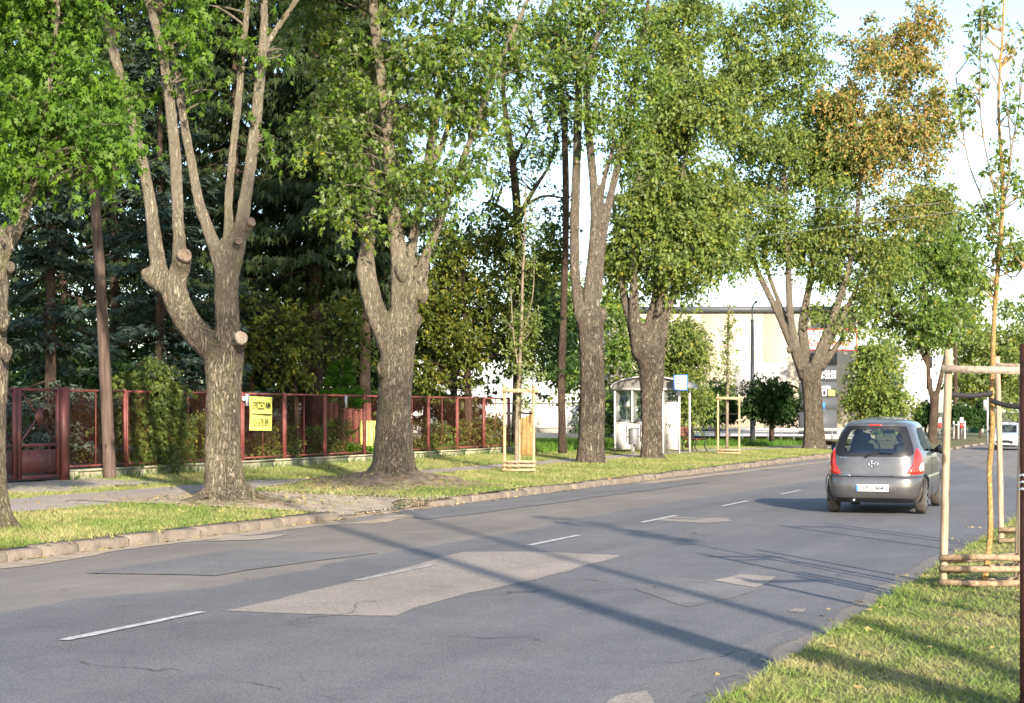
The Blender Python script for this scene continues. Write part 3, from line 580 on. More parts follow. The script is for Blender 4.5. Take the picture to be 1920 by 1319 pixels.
def maple(label, base, limbs, d, ells, n, leaf, tpl, mat, bark='bark', voxel=0.03, flare=None, knobs=(), seed=0, sub=0.42, nsub=9, per=9, L=(0.25, 0.6), droop=0.45, group='tall pollarded maples lining the far side of the road', twr=0.012, disp=0.03, name='maple_tree', wob=0.035, upper=None, upn=6000):
    root = thing(name, base, label, 'tree', group); r = np.random.default_rng(seed + 100)
    mb, pts = make_wood(limbs, d, np.asarray(base, float), flare, wob, voxel, seed, knobs); wood_object(mb, bark, root, voxel, disp)
    if n:
        tw = MB(); cr_ = make_crown(ells, n, leaf, tpl, r, sub, nsub, per, L, droop, tw, pts, twr); cr_.build('crown', mat, root)
        if upper: make_crown(upper, upn, .24, OVAL, r, .5, 12, 8, (.3, .9), .5).build('upper_shade_crown', mat, root)  # unseen crown above the frame, added to shade the wood behind
        if tw.n: tw.build('branches', bark, root, True)['kind'] = 'stuff'
    return root
# ------------------------------------------------------------------ the row of pollarded maples
b = GR(425, 946); D1 = b[1]
m1 = maple('nearest whole maple, forked low with sawn-off limbs and almost bare poles', b,
    [[(430, 958, 128), (427, 935, 104), (422, 900, 86), (418, 850, 76), (418, 780, 72), (420, 720, 73), (419, 685, 80), (422, 655, 78)],
     [(415, 672, 70), (392, 648, 66), (362, 618, 62), (338, 580, 60), (326, 545, 60), (318, 520, 56)],
     ([(308, 545, 44), (297, 500, 38), (289, 440, 32), (280, 370, 28), (266, 300, 26), (245, 220, 24), (222, 130, 23), (198, 40, 21), (170, -80, 18), (150, -200, 12)], 0, 0.3),
     ([(328, 545, 46), (337, 500, 40), (336, 450, 29), (333, 400, 27), (329, 300, 26), (318, 190, 25), (302, 90, 21), (278, 0, 20), (250, -120, 14)], 0, -0.3),
     [(424, 668, 62), (428, 620, 56), (425, 570, 54), (425, 520, 56), (430, 480, 62), (436, 455, 52)],
     ([(418, 500, 44), (402, 462, 32), (388, 425, 27), (372, 375, 24), (358, 300, 22), (345, 230, 20), (332, 150, 17), (315, 60, 14), (300, -30, 12)], 0, 0.6),
     ([(428, 480, 32), (428, 435, 23), (429, 370, 20), (436, 290, 18), (446, 200, 18), (455, 100, 16), (465, 0, 14), (472, -110, 9)], 0, 0.2),
     ([(440, 470, 46), (452, 425, 34), (462, 360, 28), (472, 290, 26), (481, 215, 25), (490, 120, 23), (495, 40, 18), (498, -90, 13)], 0, -0.3),
     ([(490, 110, 18), (503, 80, 15), (525, 45, 14), (556, 0, 13), (590, -60, 10)], -0.2, 0.2),
     ([(436, 660, 40), (447, 645, 34), (452, 636, 30)], 0, -0.35), ([(338, 510, 42), (344, 485, 38)], 0, -0.25), ([(455, 440, 30), (467, 420, 25)], 0, -0.15), ([(292, 530, 34), (275, 515, 26), (270, 505, 20)], 0, 0)],
    D1, [EL(335, 95, 45, 75, D1 - .3, .6), EL(355, 20, 60, 55, D1, .8), EL(300, 15, 30, 45, D1 + .3, .4), EL(482, 82, 50, 30, D1 - .3, .4, 0.12), EL(498, 262, 14, 42, D1 - .25, .15, 0.1), EL(240, 165, 36, 30, D1, .4), EL(360, 140, 20, 30, D1, .3), EL(480, 228, 20, 14, D1 - .3, .15), EL(268, 190, 40, 35, D1 + .4, .4, .1), EL(400, 180, 40, 26, D1 + .6, .3), EL(330, -90, 120, 60, D1, 1.2), EL(490, -90, 110, 60, D1, 1.0), EL(525, 92, 18, 16, D1, .15)],
    3200, 0.115, MAPLE, 'maple0', 'bark', 0.03, (9, 0.5, 0.075), (), 1, 0.5, 5, 8, (0.15, 0.4), 0.5, upper=[EL(250, -400, 260, 170, D1 + .5, 2.2), EL(520, -400, 240, 160, D1, 2.0)], upn=8000)
cut_face(m1, 452, 634, D1 - .46, 12, (0.45, -1, 0.1)); cut_face(m1, 346, 479, D1 - .36, 13, (0.2, -1, 0.35), 'cutold'); cut_face(m1, 471, 417, D1 - .22, 8, (0.8, -1, 0.3), 'cutold'); cut_face(m1, 447, 452, D1 - .32, 7, (0.2, -1, 0), 'cutold')
b = GR(-14, 990); D0 = b[1]
maple('maple cut by the left picture edge with bright low leafy branches', b,
    [[(-14, 1000, 100), (-14, 960, 76), (-18, 900, 66), (-18, 800, 62), (-14, 700, 64), (-16, 640, 60), (-8, 560, 52), (-4, 500, 46), (-2, 470, 44)],
     ([(0, 490, 36), (16, 462, 30), (34, 428, 28), (52, 380, 26), (68, 322, 23), (82, 260, 20), (92, 170, 16), (104, 70, 13), (110, -20, 9)], 0, -0.3),
     ([(-8, 500, 40), (-40, 420, 32), (-60, 300, 26), (-70, 120, 20), (-75, -50, 14)], 0, 0.2), ([(6, 480, 34), (10, 440, 30), (8, 425, 27)], 0, -0.1)],
    D0, [EL(120, 150, 120, 120, D0, .9), EL(40, 60, 120, 110, D0 + .3, 1.0), EL(60, 230, 130, 90, D0 - .3, .8), EL(185, 255, 62, 52, D0 - .5, .5), EL(30, 325, 60, 45, D0 - .4, .5), EL(150, 20, 90, 60, D0 + .4, .7), EL(215, 290, 40, 35, D0 - .5, .35), EL(20, -60, 190, 70, D0, 1.2), EL(150, 320, 40, 20, D0 - .6, .3)],
    17500, 0.088, MAPLE, 'maple0', 'bark', 0.03, (6, 0.35, 0.07), ((20, 500, 22, -.2), (6, 600, 34, -.2), (12, 660, 30, -.2)), 2, 0.4, 9, 9, (0.2, 0.5), 0.6, upper=[EL(-60, -520, 330, 200, D0, 2.3)], upn=6000)
b = W(*T2ST, float(zverge(*T2ST))); D2 = b[1]
maple('maple on an earth mound with burred trunk, behind the sapling guard nearest it', b,
    [[(737, 908, 128), (738, 890, 104), (738, 862, 86), (737, 820, 78), (738, 770, 73), (742, 710, 72), (746, 660, 72), (750, 620, 72), (754, 590, 64)],
     ([(732, 650, 56), (715, 610, 50), (700, 570, 46), (690, 530, 44), (686, 500, 42), (688, 470, 34), (693, 420, 26), (695, 360, 22), (693, 270, 22), (694, 180, 20), (700, 60, 16), (705, -60, 12)], 0, 0.3),
     ([(756, 610, 66), (754, 560, 54), (752, 510, 46), (748, 475, 40), (741, 430, 33), (736, 370, 30), (730, 290, 27), (722, 200, 26), (712, 120, 24), (702, 40, 22), (695, -80, 18)], 0, -0.4),
     ([(766, 580, 44), (768, 520, 32), (772, 470, 25), (782, 410, 21), (794, 350, 20), (806, 280, 20), (818, 210, 19), (828, 130, 16), (846, 40, 13), (860, -60, 9)], 0, 0.3),
     ([(780, 560, 40), (790, 515, 32), (800, 475, 22), (822, 425, 18), (848, 350, 17), (872, 290, 16), (900, 215, 15), (930, 130, 14), (958, 70, 12), (990, 0, 10)], 0, -0.3),
     ([(800, 330, 16), (830, 270, 15), (848, 210, 14), (856, 160, 12)], 0, .8), ([(700, 120, 10), (676, 104, 8), (650, 102, 6)], 0, 0)],
    D2, [EL(640, 120, 80, 110, D2, 1.0), EL(600, 240, 55, 70, D2 - .5, .6), EL(650, 350, 55, 55, D2 - .6, .6), EL(655, 420, 35, 25, D2 - .6, .3), EL(780, 90, 110, 90, D2 - .4, 1.1), EL(860, 150, 100, 85, D2, 1.0), EL(900, 60, 95, 80, D2, 1.0), EL(765, 210, 55, 45, D2 - .6, .5), EL(840, 340, 70, 40, D2 - .6, .6), EL(885, 300, 45, 40, D2 - .3, .5), EL(770, 330, 50, 45, D2 - .7, .5), EL(960, 120, 50, 60, D2 + .3, .6), EL(780, -80, 260, 90, D2, 1.6), EL(590, 30, 60, 70, D2 + .2, .7), EL(685, 260, 45, 40, D2 - .6, .4), EL(920, 230, 50, 50, D2, .5), EL(800, 390, 40, 22, D2 - .6, .3)],
    26000, 0.105, MAPLE, 'maple', 'bark', 0.032, (8, 0.35, 0.09), ((793, 548, 32, -.1), (684, 510, 40, 0), (716, 690, 26, -.3), (755, 505, 34, -.3), (782, 600, 26, 0)), 3, 0.36, 10, 9, (0.25, 0.65), 0.7, upper=[EL(720, -360, 330, 150, D2, 2.5), EL(950, -330, 160, 130, D2, 2.0)], upn=7000)
b = GR(1108, 868); D3 = b[1]
maple('slender upright maple with straight trunk left of the bus shelter', b,
    [[(1108, 876, 74), (1108, 860, 62), (1109, 820, 53), (1110, 760, 50), (1110, 690, 49), (1109, 640, 51), (1107, 605, 58), (1107, 585, 56)],
     ([(1094, 605, 30), (1084, 570, 26), (1079, 520, 23), (1077, 440, 22), (1080, 340, 21), (1084, 220, 19), (1086, 110, 16), (1088, 10, 12), (1088, -80, 9)], 0, 0.4),
     ([(1110, 600, 46), (1108, 560, 38), (1112, 500, 30), (1116, 430, 25), (1114, 360, 20), (1107, 280, 19), (1100, 200, 17), (1105, 120, 14), (1128, 40, 12), (1150, -60, 9)], 0, -0.3),
     ([(1118, 560, 26), (1126, 470, 22), (1140, 390, 18), (1156, 320, 17), (1172, 240, 16), (1190, 150, 13), (1206, 70, 11), (1220, -40, 8)], 0, 0.2),
     ([(1122, 420, 14), (1132, 340, 12), (1146, 290, 10), (1152, 240, 8)], 0, -.3), ([(1086, 120, 10), (1050, 70, 8), (1010, 50, 6)], 0, -.3)],
    D3, [EL(1130, 50, 110, 75, D3, 1.4), EL(1180, 150, 60, 80, D3 - .3, .9), EL(1040, 60, 60, 60, D3 + .4, .9), EL(1130, 220, 45, 50, D3 - .6, .6), EL(1185, 260, 45, 55, D3, .7), EL(1090, 130, 40, 50, D3 - .6, .6), EL(1025, 160, 35, 50, D3 + .6, .5), EL(1150, -80, 170, 70, D3, 1.8)],
    26000, 0.115, OVAL, 'maple', 'bark2', 0.045, (7, 0.3, 0.08), ((1128, 590, 26, -.2), (1086, 590, 24, -.1)), 4, 0.4, 9, 9, (0.3, 0.7), 0.5)
b = GR(1222, 860); D4 = b[1]
maple('dense bushy maple directly in front of the bus shelter', b,
    [[(1222, 868, 54), (1222, 850, 46), (1222, 810, 42), (1221, 770, 42), (1222, 730, 46), (1222, 690, 54), (1216, 655, 60)],
     ([(1205, 670, 42), (1192, 630, 30), (1180, 590, 22), (1168, 540, 18), (1160, 470, 14), (1150, 380, 10)], 0, .3),
     ([(1200, 660, 40), (1190, 600, 26), (1188, 530, 19), (1190, 450, 16), (1196, 360, 13), (1200, 260, 10)], 0, -.4),
     ([(1226, 670, 46), (1232, 620, 34), (1240, 575, 26), (1250, 500, 18), (1270, 400, 14), (1290, 260, 10)], 0, 0), ([(1238, 640, 30), (1248, 590, 22), (1270, 540, 15), (1310, 460, 10)], 0, .4), ([(1215, 650, 34), (1220, 600, 24), (1230, 540, 16), (1240, 380, 12)], 0, .5)],
    D4, [EL(1260, 320, 95, 100, D4, 1.8), EL(1255, 440, 95, 65, D4 - .3, 1.7), EL(1290, 170, 90, 100, D4, 1.7), EL(1335, 370, 55, 90, D4 + .3, 1.1, .08), EL(1185, 505, 40, 40, D4 + .5, .8), EL(1148, 480, 25, 60, D4 + .3, .6), EL(1265, 520, 45, 34, D4 + .3, .8), EL(1335, 460, 50, 50, D4, 1.0), EL(1210, 400, 60, 60, D4 - .4, 1.0), EL(1275, 60, 80, 70, D4 + .5, 1.4, .05), EL(1220, 250, 50, 60, D4 - .3, 1.0)],
    66000, 0.125, OVAL, 'olive', 'bark2', 0.045, (6, 0.25, 0.07), ((1240, 660, 24, -.2), (1205, 620, 26, -.2)), 5, 0.28, 14, 9, (0.3, 0.8), 0.7)
b = GR(1527, 843); D5 = b[1]
maple('tallest spreading maple with orange autumn leaves on its right side', b,
    [[(1527, 852, 60), (1527, 835, 48), (1526, 800, 40), (1524, 760, 39), (1521, 720, 42), (1518, 690, 50)],
     ([(1512, 705, 36), (1494, 665, 25), (1478, 630, 20), (1462, 595, 16), (1440, 550, 14), (1415, 495, 12), (1395, 430, 9)], 0, .4),
     ([(1494, 660, 22), (1484, 610, 17), (1480, 560, 15), (1478, 500, 14), (1474, 420, 11), (1470, 300, 9)], 0, -.3),
     ([(1490, 640, 14), (1470, 590, 11), (1450, 540, 10), (1430, 480, 8)], .2, .6),
     ([(1526, 700, 38), (1542, 650, 24), (1560, 600, 18), (1578, 550, 15), (1592, 500, 13), (1603, 440, 12), (1612, 350, 10), (1625, 230, 8)], 0, -.3),
     ([(1535, 680, 26), (1560, 630, 16), (1590, 575, 13), (1615, 520, 10), (1650, 440, 8)], 0, .3),
     ([(1512, 700, 34), (1508, 650, 24), (1506, 600, 20), (1520, 520, 14), (1530, 420, 12), (1545, 280, 9)], .5, .9), ([(1540, 690, 18), (1565, 655, 13), (1590, 620, 9)], -.2, -.3)],
    D5, [EL(1430, 110, 90, 90, D5, 2.0), EL(1385, 240, 50, 100, D5, 1.4, .06), EL(1430, 470, 50, 45, D5 + .3, 1.0), EL(1500, 470, 60, 45, D5 + .5, 1.2), EL(1590, 510, 60, 40, D5 + .3, 1.1), EL(1660, 480, 60, 45, D5, 1.1, .1), EL(1540, 420, 70, 50, D5 + .8, 1.4), EL(1570, 300, 80, 90, D5 + 1.0, 1.8), EL(1385, 380, 45, 70, D5, 1.2), EL(1430, 330, 60, 60, D5 + .6, 1.3), EL(1400, 160, 50, 70, D5 + .6, 1.3), EL(1520, 230, 70, 80, D5 + .8, 1.6), EL(1650, 250, 60, 60, D5 + .8, 1.3, .3), EL(1370, 70, 50, 70, D5 + .5, 1.3), EL(1640, 90, 45, 60, D5, 1.0, .6), EL(1770, 200, 35, 70, D5, .9, .5), EL(1600, 260, 50, 45, D5 - 1.2, 1.0, .55), EL(1470, 260, 90, 100, D5, 2.0), EL(1470, 420, 80, 60, D5 - .4, 1.5), EL(1550, 330, 90, 100, D5, 2.0), EL(1660, 170, 90, 100, D5 - .5, 1.8, .6), EL(1730, 40, 50, 60, D5, 1.0, .7), EL(1700, 80, 60, 70, D5, 1.2, .7), EL(1735, 260, 60, 90, D5 - .3, 1.4, .65), EL(1640, 290, 80, 70, D5 - .8, 1.4, .65), EL(1580, 190, 45, 60, D5 - .5, 1.2, .65), EL(1690, 380, 80, 60, D5 - .3, 1.4, .4), EL(1600, 430, 80, 55, D5 - .4, 1.3, .25), EL(1390, 480, 28, 40, D5, .7), EL(1545, 500, 50, 40, D5, .9), EL(1550, 590, 40, 30, D5 + .4, .7), EL(1520, 120, 60, 80, D5 + .6, 1.4), EL(1630, 540, 40, 35, D5 - .2, .7, .15), EL(1480, 10, 90, 60, D5, 1.6), EL(1605, 610, 40, 30, D5 + .2, .7), EL(1760, 380, 40, 50, D5, .8, .1)],
    125000, 0.145, OVAL, 'olive', 'bark2', 0.05, (6, 0.3, 0.09), ((1480, 655, 14, -.2),), 6, 0.28, 14, 9, (0.3, 0.8), 0.7)
b = GR(1748, 832); D6 = b[1]
maple('dark forked maple across the road beyond the grey car', b,
    [[(1748, 838, 24), (1748, 820, 19), (1750, 790, 18), (1752, 760, 18), (1752, 735, 21)],
     ([(1746, 740, 13), (1741, 705, 10), (1740, 670, 9), (1735, 600, 8), (1730, 500, 6)], 0, 0), ([(1758, 735, 12), (1766, 700, 10), (1774, 660, 8), (1790, 600, 6)], 0, .3), ([(1741, 690, 7), (1720, 650, 6), (1690, 600, 4)], 0, 0)],
    D6, [EL(1720, 600, 60, 60, D6, 2.0), EL(1700, 500, 75, 80, D6 + 1, 2.4), EL(1775, 590, 50, 60, D6, 1.8), EL(1760, 470, 60, 80, D6 + 1, 2.2), EL(1650, 570, 45, 50, D6 + 1, 1.6), EL(1800, 520, 35, 60, D6 + 1, 1.6)],
    24000, 0.22, OVAL, 'maple', 'barkd', 0.06, None, (), 7, 0.45, 12, 9, (0.4, 0.9), 0.5, twr=.02)
# off-frame maple behind the photographer's right shoulder: its trunk and pole-like limbs throw the two shadow bands
ob = np.array([4.75, 2.7, 0.2]); root = thing('maple_tree', ob, 'bare-limbed pollarded maple beside the photographer, out of view', 'tree'); mb = MB()
def wt(P, R, s_=9): Q = smooth_line(np.hstack([np.array(P, float), np.array(R, float)[:, None]])); mb.tube(Q[:, :3], Q[:, 3], s_)
wt([(4.4, 2.4, -.1), (4.35, 2.45, 1.5), (4.3, 2.5, 3.0), (4.28, 2.6, 5), (4.2, 2.7, 7.5), (4.0, 2.9, 10), (3.8, 3.2, 13)], [.24, .20, .165, .135, .11, .09, .06])
wt([(4.35, 2.45, 2.0), (4.9, 2.7, 3.0), (5.35, 2.9, 4.2), (5.5, 3.0, 6.5), (5.6, 3.2, 9), (5.9, 3.4, 12)], [.12, .095, .08, .075, .065, .045])
mb.build('trunk', 'bark', root, True)
cr_ = make_crown([(np.array([4.0, 3.2, 14.5]), np.array([1.8, 1.8, 1.8]), 0, 1), (np.array([6.0, 3.4, 14.]), np.array([1.8, 1.8, 1.8]), 0, 1)], 4000, .16, STAR, np.random.default_rng(77)); cr_.build('crown', 'maple', root)

# ------------------------------------------------------------------ garden and wood behind the fence
def conifer(label, px, d, top, r0, z0, mat, n, size, hang=0.3, seed=0, group='conifers in the garden wood', lean=0.0, trunk_r=0.16, name='spruce_tree', open_=1.0):
    x = (px - CX)*d/FPX; s, t = ST(x, d); zb = zground(s, t); root = thing(name, (x, d, zb), label, 'tree', group); r = np.random.default_rng(seed + 500)
    tb = MB(); tb.tube([(x, d, zb - .1), (x, d, zb + top*.5), (x, d, zb + top)], [trunk_r, trunk_r*.6, .02], 9); tb.build('trunk', 'barkd', root, True)
    nb = int(top*9*open_); mb = MB(); br = MB(); per = max(8, int(n/nb))
    zz = z0 + (top - z0)*np.sort(r.random(nb))**1.1; az = r.random(nb)*2*math.pi
    for z, a in zip(zz, az):
        f = 1 - (z - z0)/(top - z0); L = r0*(0.12 + 0.88*f**0.85)*(0.75 + 0.5*r.random()); dv = np.array([math.cos(a), math.sin(a), 0]); sd = np.array([-dv[1], dv[0], 0])
        q = r.random(per)**0.6; sag = -0.35*L*q**1.3 + 0.22*L*q**3; side = r.normal(size=per)*0.16*L*(1.05 - q*0.75)
        p = np.array([x, d, zb + z]) + dv*(q*L)[:, None] + sd*side[:, None]; p[:, 2] += sag - np.abs(side)*0.25 + r.normal(size=per)*0.04
        dr_ = dv*0.8 + sd*(np.sign(side)*0.55)[:, None] + r.normal(size=(per, 3))*0.28; dr_[:, 2] -= hang*(0.6 + r.random(per))
        nv = np.array([0, -0.15, 1.0]) + r.normal(size=(per, 3))*0.35; put_leaves(mb, p, dr_, nv, size*(0.6 + 0.7*r.random(per)), SPRAY)
        if f > 0.2: br.tube([np.array([x, d, zb + z]), np.array([x, d, zb + z - .16*L]) + dv*L*.5, np.array([x, d, zb + z - .17*L]) + dv*L*.9], [.03, .02, .008], 4, False)
    mb.build('crown', mat, root); br.build('branches', 'barkd', root)['kind'] = 'stuff'; return root
conifer('blue-grey spruce right behind the maroon gate', 95, 36.5, 8.4, 2.1, 0.7, 'blue', 11000, .25, .15, 1)
conifer('blue spruce between the wooden pole and the low-forked maple', 300, 44, 12, 2.6, 0.8, 'blue', 11000, .27, .15, 2)
conifer('small blue spruce just right of the low-forked maple trunk', 470, 46, 4.5, 1.1, 0.5, 'blue', 3500, .24, .15, 3)
conifer('dark spruce left of the gate, behind the edge maple', -40, 46, 17, 2.8, 0.8, 'spruce', 8000, .32, .5, 4)
conifer('dark weeping spruce behind the wooden pole', 215, 51, 19, 3.0, 1.5, 'spruce', 9000, .34, .9, 5)
conifer('tall dark weeping spruce above the yellow poster', 440, 50, 21, 3.0, 4.0, 'spruce', 11000, .34, 1.1, 6)
conifer('tall dark weeping spruce with bare lower stem, left of the mound maple', 592, 49, 20, 2.7, 5.5, 'spruce', 11000, .34, 1.1, 7, trunk_r=.24)
conifer('slim dark spruce with its stem close beside a thicker one', 573, 49.6, 18, 1.6, 6.5, 'spruce', 4500, .32, 1.1, 8, trunk_r=.13)
conifer('dark spruce whose stem shows left of the mound maple', 684, 50, 18, 2.5, 4.8, 'spruce', 8000, .34, 1.0, 9, trunk_r=.2)
conifer('dark spruce in the back row behind the low-forked maple', 360, 60, 22, 3.4, 1.0, 'spruce', 4500, .40, .8, 10)
conifer('dark spruce in the back row behind the tall stems', 540, 62, 22, 3.4, 1.0, 'spruce', 4500, .40, .8, 11)
conifer('dark spruce in the back row behind the mound maple', 700, 63, 17, 3.2, 1.0, 'spruce', 4500, .40, .8, 12)
conifer('dark spruce at the far left of the back row', 120, 60, 21, 3.2, 1.0, 'spruce', 4000, .40, .8, 13)
conifer('weeping spruce to the right of the mound maple, above the fence', 800, 60, 6.8, 2.2, 1.2, 'juniper', 9000, .30, 1.0, 14)
conifer('bright green thuja cone behind the red fence', 640, 45.5, 2.6, 1.0, 0.1, 'thuja', 5000, .22, -.5, 15, name='thuja')
def bush(name, label, ells, n, leaf, mat, tpl=OVAL, base=None, seed=0, cat='shrub', group=None, sub=.4, nsub=8, stem=True, per=8, L=(.15, .4), droop=.3, trunk=None, flat=.6):
    c = ells[0][0]; s, t = ST(c[0], c[1]); z = zground(s, t); root = thing(name, (c[0], c[1], z), label, cat, group); r = np.random.default_rng(seed + 900)
    lim = np.array([[c[0], c[1], z + 0.25*k] for k in range(1, 5)]); tw = MB()
    if trunk: P, R = limb_world(trunk, c[1]); lim = P
    mb = make_crown(ells, n, leaf, tpl, r, sub, nsub, per, L, droop, tw, lim, 0.010, flat=flat); mb.build('crown' if cat == 'tree' else 'foliage', mat, root)
    if tw.n: tw.build('stems', 'barkd', root, True)['kind'] = 'stuff'
    if trunk: tk = MB(); tk.tube(P, R, 9); tk.build('trunk', 'barkd', root, True)
    return root
bush('clipped_hedge', 'olive clipped hedge between the gate post and the wooden pole', [EL(160, 800, 28, 60, 37.2, .5), EL(125, 830, 25, 45, 37.4, .5), EL(185, 815, 22, 60, 37.4, .5)], 5500, .06, 'shrub', seed=1, nsub=12, sub=.45)
bush('juniper_bush', 'feathery green juniper bulging over the fence right of the wooden pole', [EL(275, 730, 55, 48, 36.6, .5), EL(258, 800, 52, 55, 36.4, .5), EL(308, 770, 36, 60, 37.0, .4), EL(240, 850, 34, 36, 36.2, .35), EL(300, 845, 40, 34, 36.6, .35), EL(235, 780, 26, 50, 36.6, .3)], 11000, .13, 'juniper', SPRAY, seed=2, droop=.5, sub=.5, nsub=12)
bush('golden_shrub', 'small golden yellow shrub behind the fence near the low-forked maple', [EL(341, 822, 15, 38, 39, .3), EL(338, 790, 9, 20, 39, .2)], 1500, .06, 'golden', seed=3)
bush('garden_shrub', 'dark green shrub under the blue spruces behind the fence', [EL(375, 810, 32, 50, 40.5, .5)], 3500, .07, 'shrub', seed=4)
bush('garden_shrub', 'low green shrub behind the yellow poster', [EL(500, 835, 42, 26, 42, .5), EL(530, 820, 24, 30, 42.3, .4)], 3200, .07, 'shrub', seed=5)
bush('garden_shrub', 'low shrub between the stems and the thuja behind the fence', [EL(628, 820, 26, 36, 45, .5)], 2500, .07, 'shrub', seed=6)
bush('garden_shrub', 'yellowish low shrub in the fence panel right of the mound maple', [EL(795, 830, 32, 28, 50, .6), EL(830, 815, 22, 26, 51, .5)], 3000, .08, 'shrub', seed=7)
bush('garden_shrub', 'reddish brown low shrub near the right end of the fence', [EL(890, 815, 38, 30, 54, .6, .25), EL(930, 800, 22, 30, 55.5, .5, .3)], 3200, .08, 'shrub', seed=8)
bush('hazel_tree', 'low yellow-green hazel above the yellow poster', [EL(520, 600, 65, 45, 45.5, .9), EL(480, 660, 45, 50, 45.2, .7), EL(570, 650, 50, 45, 45.0, .7), EL(640, 600, 60, 40, 45.5, .8), EL(480, 570, 40, 30, 46, .5), EL(530, 700, 60, 24, 45.4, .6), EL(660, 650, 35, 40, 46, .6)], 7000, .11, 'golden', seed=9, cat='tree', sub=.30, nsub=22, trunk=[(560, 860, 10), (556, 760, 9), (548, 680, 7), (540, 620, 5)], L=(.2, .6))
bush('hornbeam_tree', 'broad yellow-tinged hornbeam right of the mound maple', [EL(850, 480, 70, 70, 57, 1.2), EL(820, 590, 70, 70, 56, 1.2), EL(900, 560, 75, 70, 57, 1.2), EL(870, 660, 80, 55, 56.5, 1.1), EL(960, 620, 60, 70, 58, 1.0), EL(930, 470, 50, 50, 59, .9), EL(1000, 640, 40, 60, 60, .8), EL(800, 700, 40, 30, 56, .7), EL(990, 530, 50, 50, 59, .9), EL(1030, 470, 40, 50, 60, .8), EL(940, 420, 40, 40, 59, .7)], 24000, .12, 'golden', seed=10, cat='tree', nsub=20, sub=.34, trunk=[(880, 850, 18), (878, 760, 15), (876, 660, 12), (870, 560, 8)])
bush('dark_tree', 'dark leafy tree filling the wood behind the hornbeam', [EL(900, 600, 150, 120, 66, 2.0), EL(1020, 640, 70, 90, 68, 1.6), EL(800, 560, 90, 130, 67, 1.6), EL(1000, 500, 70, 70, 68, 1.6), EL(860, 440, 70, 60, 68, 1.4)], 14000, .16, 'dark', seed=11, cat='tree', nsub=14, trunk=[(850, 840, 16), (852, 700, 12), (860, 560, 8)])
bush('dark_tree', 'dark undergrowth tree in the deep wood behind the spruce stems', [EL(520, 640, 170, 110, 58, 2.0), EL(700, 640, 100, 110, 59, 1.6), EL(330, 640, 120, 110, 58, 1.6)], 11000, .17, 'dark', seed=12, cat='tree', nsub=14, trunk=[(620, 840, 14), (612, 700, 10), (600, 560, 7)])
bush('dark_tree', 'dark evergreen mass behind the gate and the blue spruce', [EL(90, 640, 150, 110, 50, 1.8), EL(200, 740, 110, 80, 44, 1.2), EL(20, 760, 100, 80, 44, 1.2)], 11000, .14, 'dark', seed=13, cat='tree', nsub=14, trunk=[(150, 860, 14), (152, 700, 10), (150, 560, 7)])
bush('dark_tree', 'dark shrubby tree along the inside of the fence below the poster spruces', [EL(470, 780, 110, 60, 50, 1.0), EL(620, 790, 90, 50, 53, 1.0), EL(350, 770, 80, 60, 46, .9)], 9000, .12, 'dark', seed=14, cat='tree', nsub=14, trunk=[(430, 860, 10), (430, 800, 8), (432, 740, 5)])
fm = MB(); r = np.random.default_rng(99); n = 26000; dd = 64 + 14*r.random(n); pxx = -250 + 1010*r.random(n); top = np.where(pxx < 660, 900, 900 - (pxx - 660)*4.2); hgt = (r.random(n)**.8); zf_ = .1 + (1.65 + (HZ + 150 - (900 - top))*dd/FPX)*hgt
put_leaves(fm, np.stack([(pxx - CX)*dd/FPX, dd, zf_], -1), r.normal(size=(n, 3)) + np.array([0, 0, -.9]), np.array([0, -.5, .6]) + r.normal(size=(n, 3))*.5, .45 + .4*r.random(n), SPRAY); tag(fm.build('forest_depths', 'spruce'), 'dark depths of the conifer wood behind the garden', 'wood', kind='stuff')
# bare dark tree against the sky, slim roadside trees
def slim(label, px, d, limbs, ells, n, leaf, mat, seed, name='slim_tree', bark='barkd', sub=.4, nsub=8, per=8, L=(.3, .7), group=None):
    x = (px - CX)*d/FPX; s, t = ST(x, d); return maple(label, (x, d, zground(s, t)), limbs, d, ells, n, leaf, STAR, mat, bark, 0, None, (), seed, sub, nsub, per, L, .4, group, .014, name=name)
slim('thin dark tree with few leaves against the bright sky left of centre', 968, 60, [[(968, 845, 20), (970, 700, 18), (970, 560, 18), (972, 480, 18), (970, 400, 18), (964, 330, 16), (955, 260, 13), (945, 190, 10), (940, 100, 8)], ([(972, 420, 14), (985, 385, 11), (1005, 350, 9), (1030, 310, 6), (1040, 270, 4)], 0, .3), ([(968, 430, 12), (950, 400, 10), (930, 385, 7), (905, 380, 4)], 0, 0), ([(985, 385, 7), (1020, 368, 6), (1060, 372, 4)], 0, 0), ([(960, 320, 8), (975, 280, 6), (1000, 230, 5)], 0, 0)],
     [EL(960, 240, 40, 60, 60, .9), EL(1000, 300, 40, 50, 60, .8), EL(920, 400, 30, 25, 60, .6), EL(1010, 430, 45, 50, 60, .9), EL(940, 330, 30, 35, 60, .6), EL(940, 440, 50, 40, 60, .8), EL(1030, 260, 30, 60, 60, .7), EL(985, 200, 50, 40, 60, .9)], 4200, .13, 'maple', 31)
slim('dark bare-stemmed tree just left of the slender upright maple', 1054, 53.5, [[(1055, 850, 20), (1054, 800, 16), (1053, 700, 15), (1056, 600, 14), (1060, 480, 13), (1061, 350, 13), (1058, 240, 12), (1052, 170, 11), (1046, 90, 10), (1038, 0, 8)], ([(1054, 180, 10), (1035, 130, 8), (1015, 80, 6), (1000, 20, 4)], 0, 0)],
     [EL(1030, 60, 60, 60, 54, 1.0), EL(1040, 610, 35, 60, 54.5, .8), EL(1065, 700, 30, 40, 54, .6), EL(1020, 560, 30, 40, 55, .6), EL(1050, 230, 30, 60, 54, .6), EL(1045, 400, 25, 60, 54.5, .5)], 5500, .12, 'dark', 32)
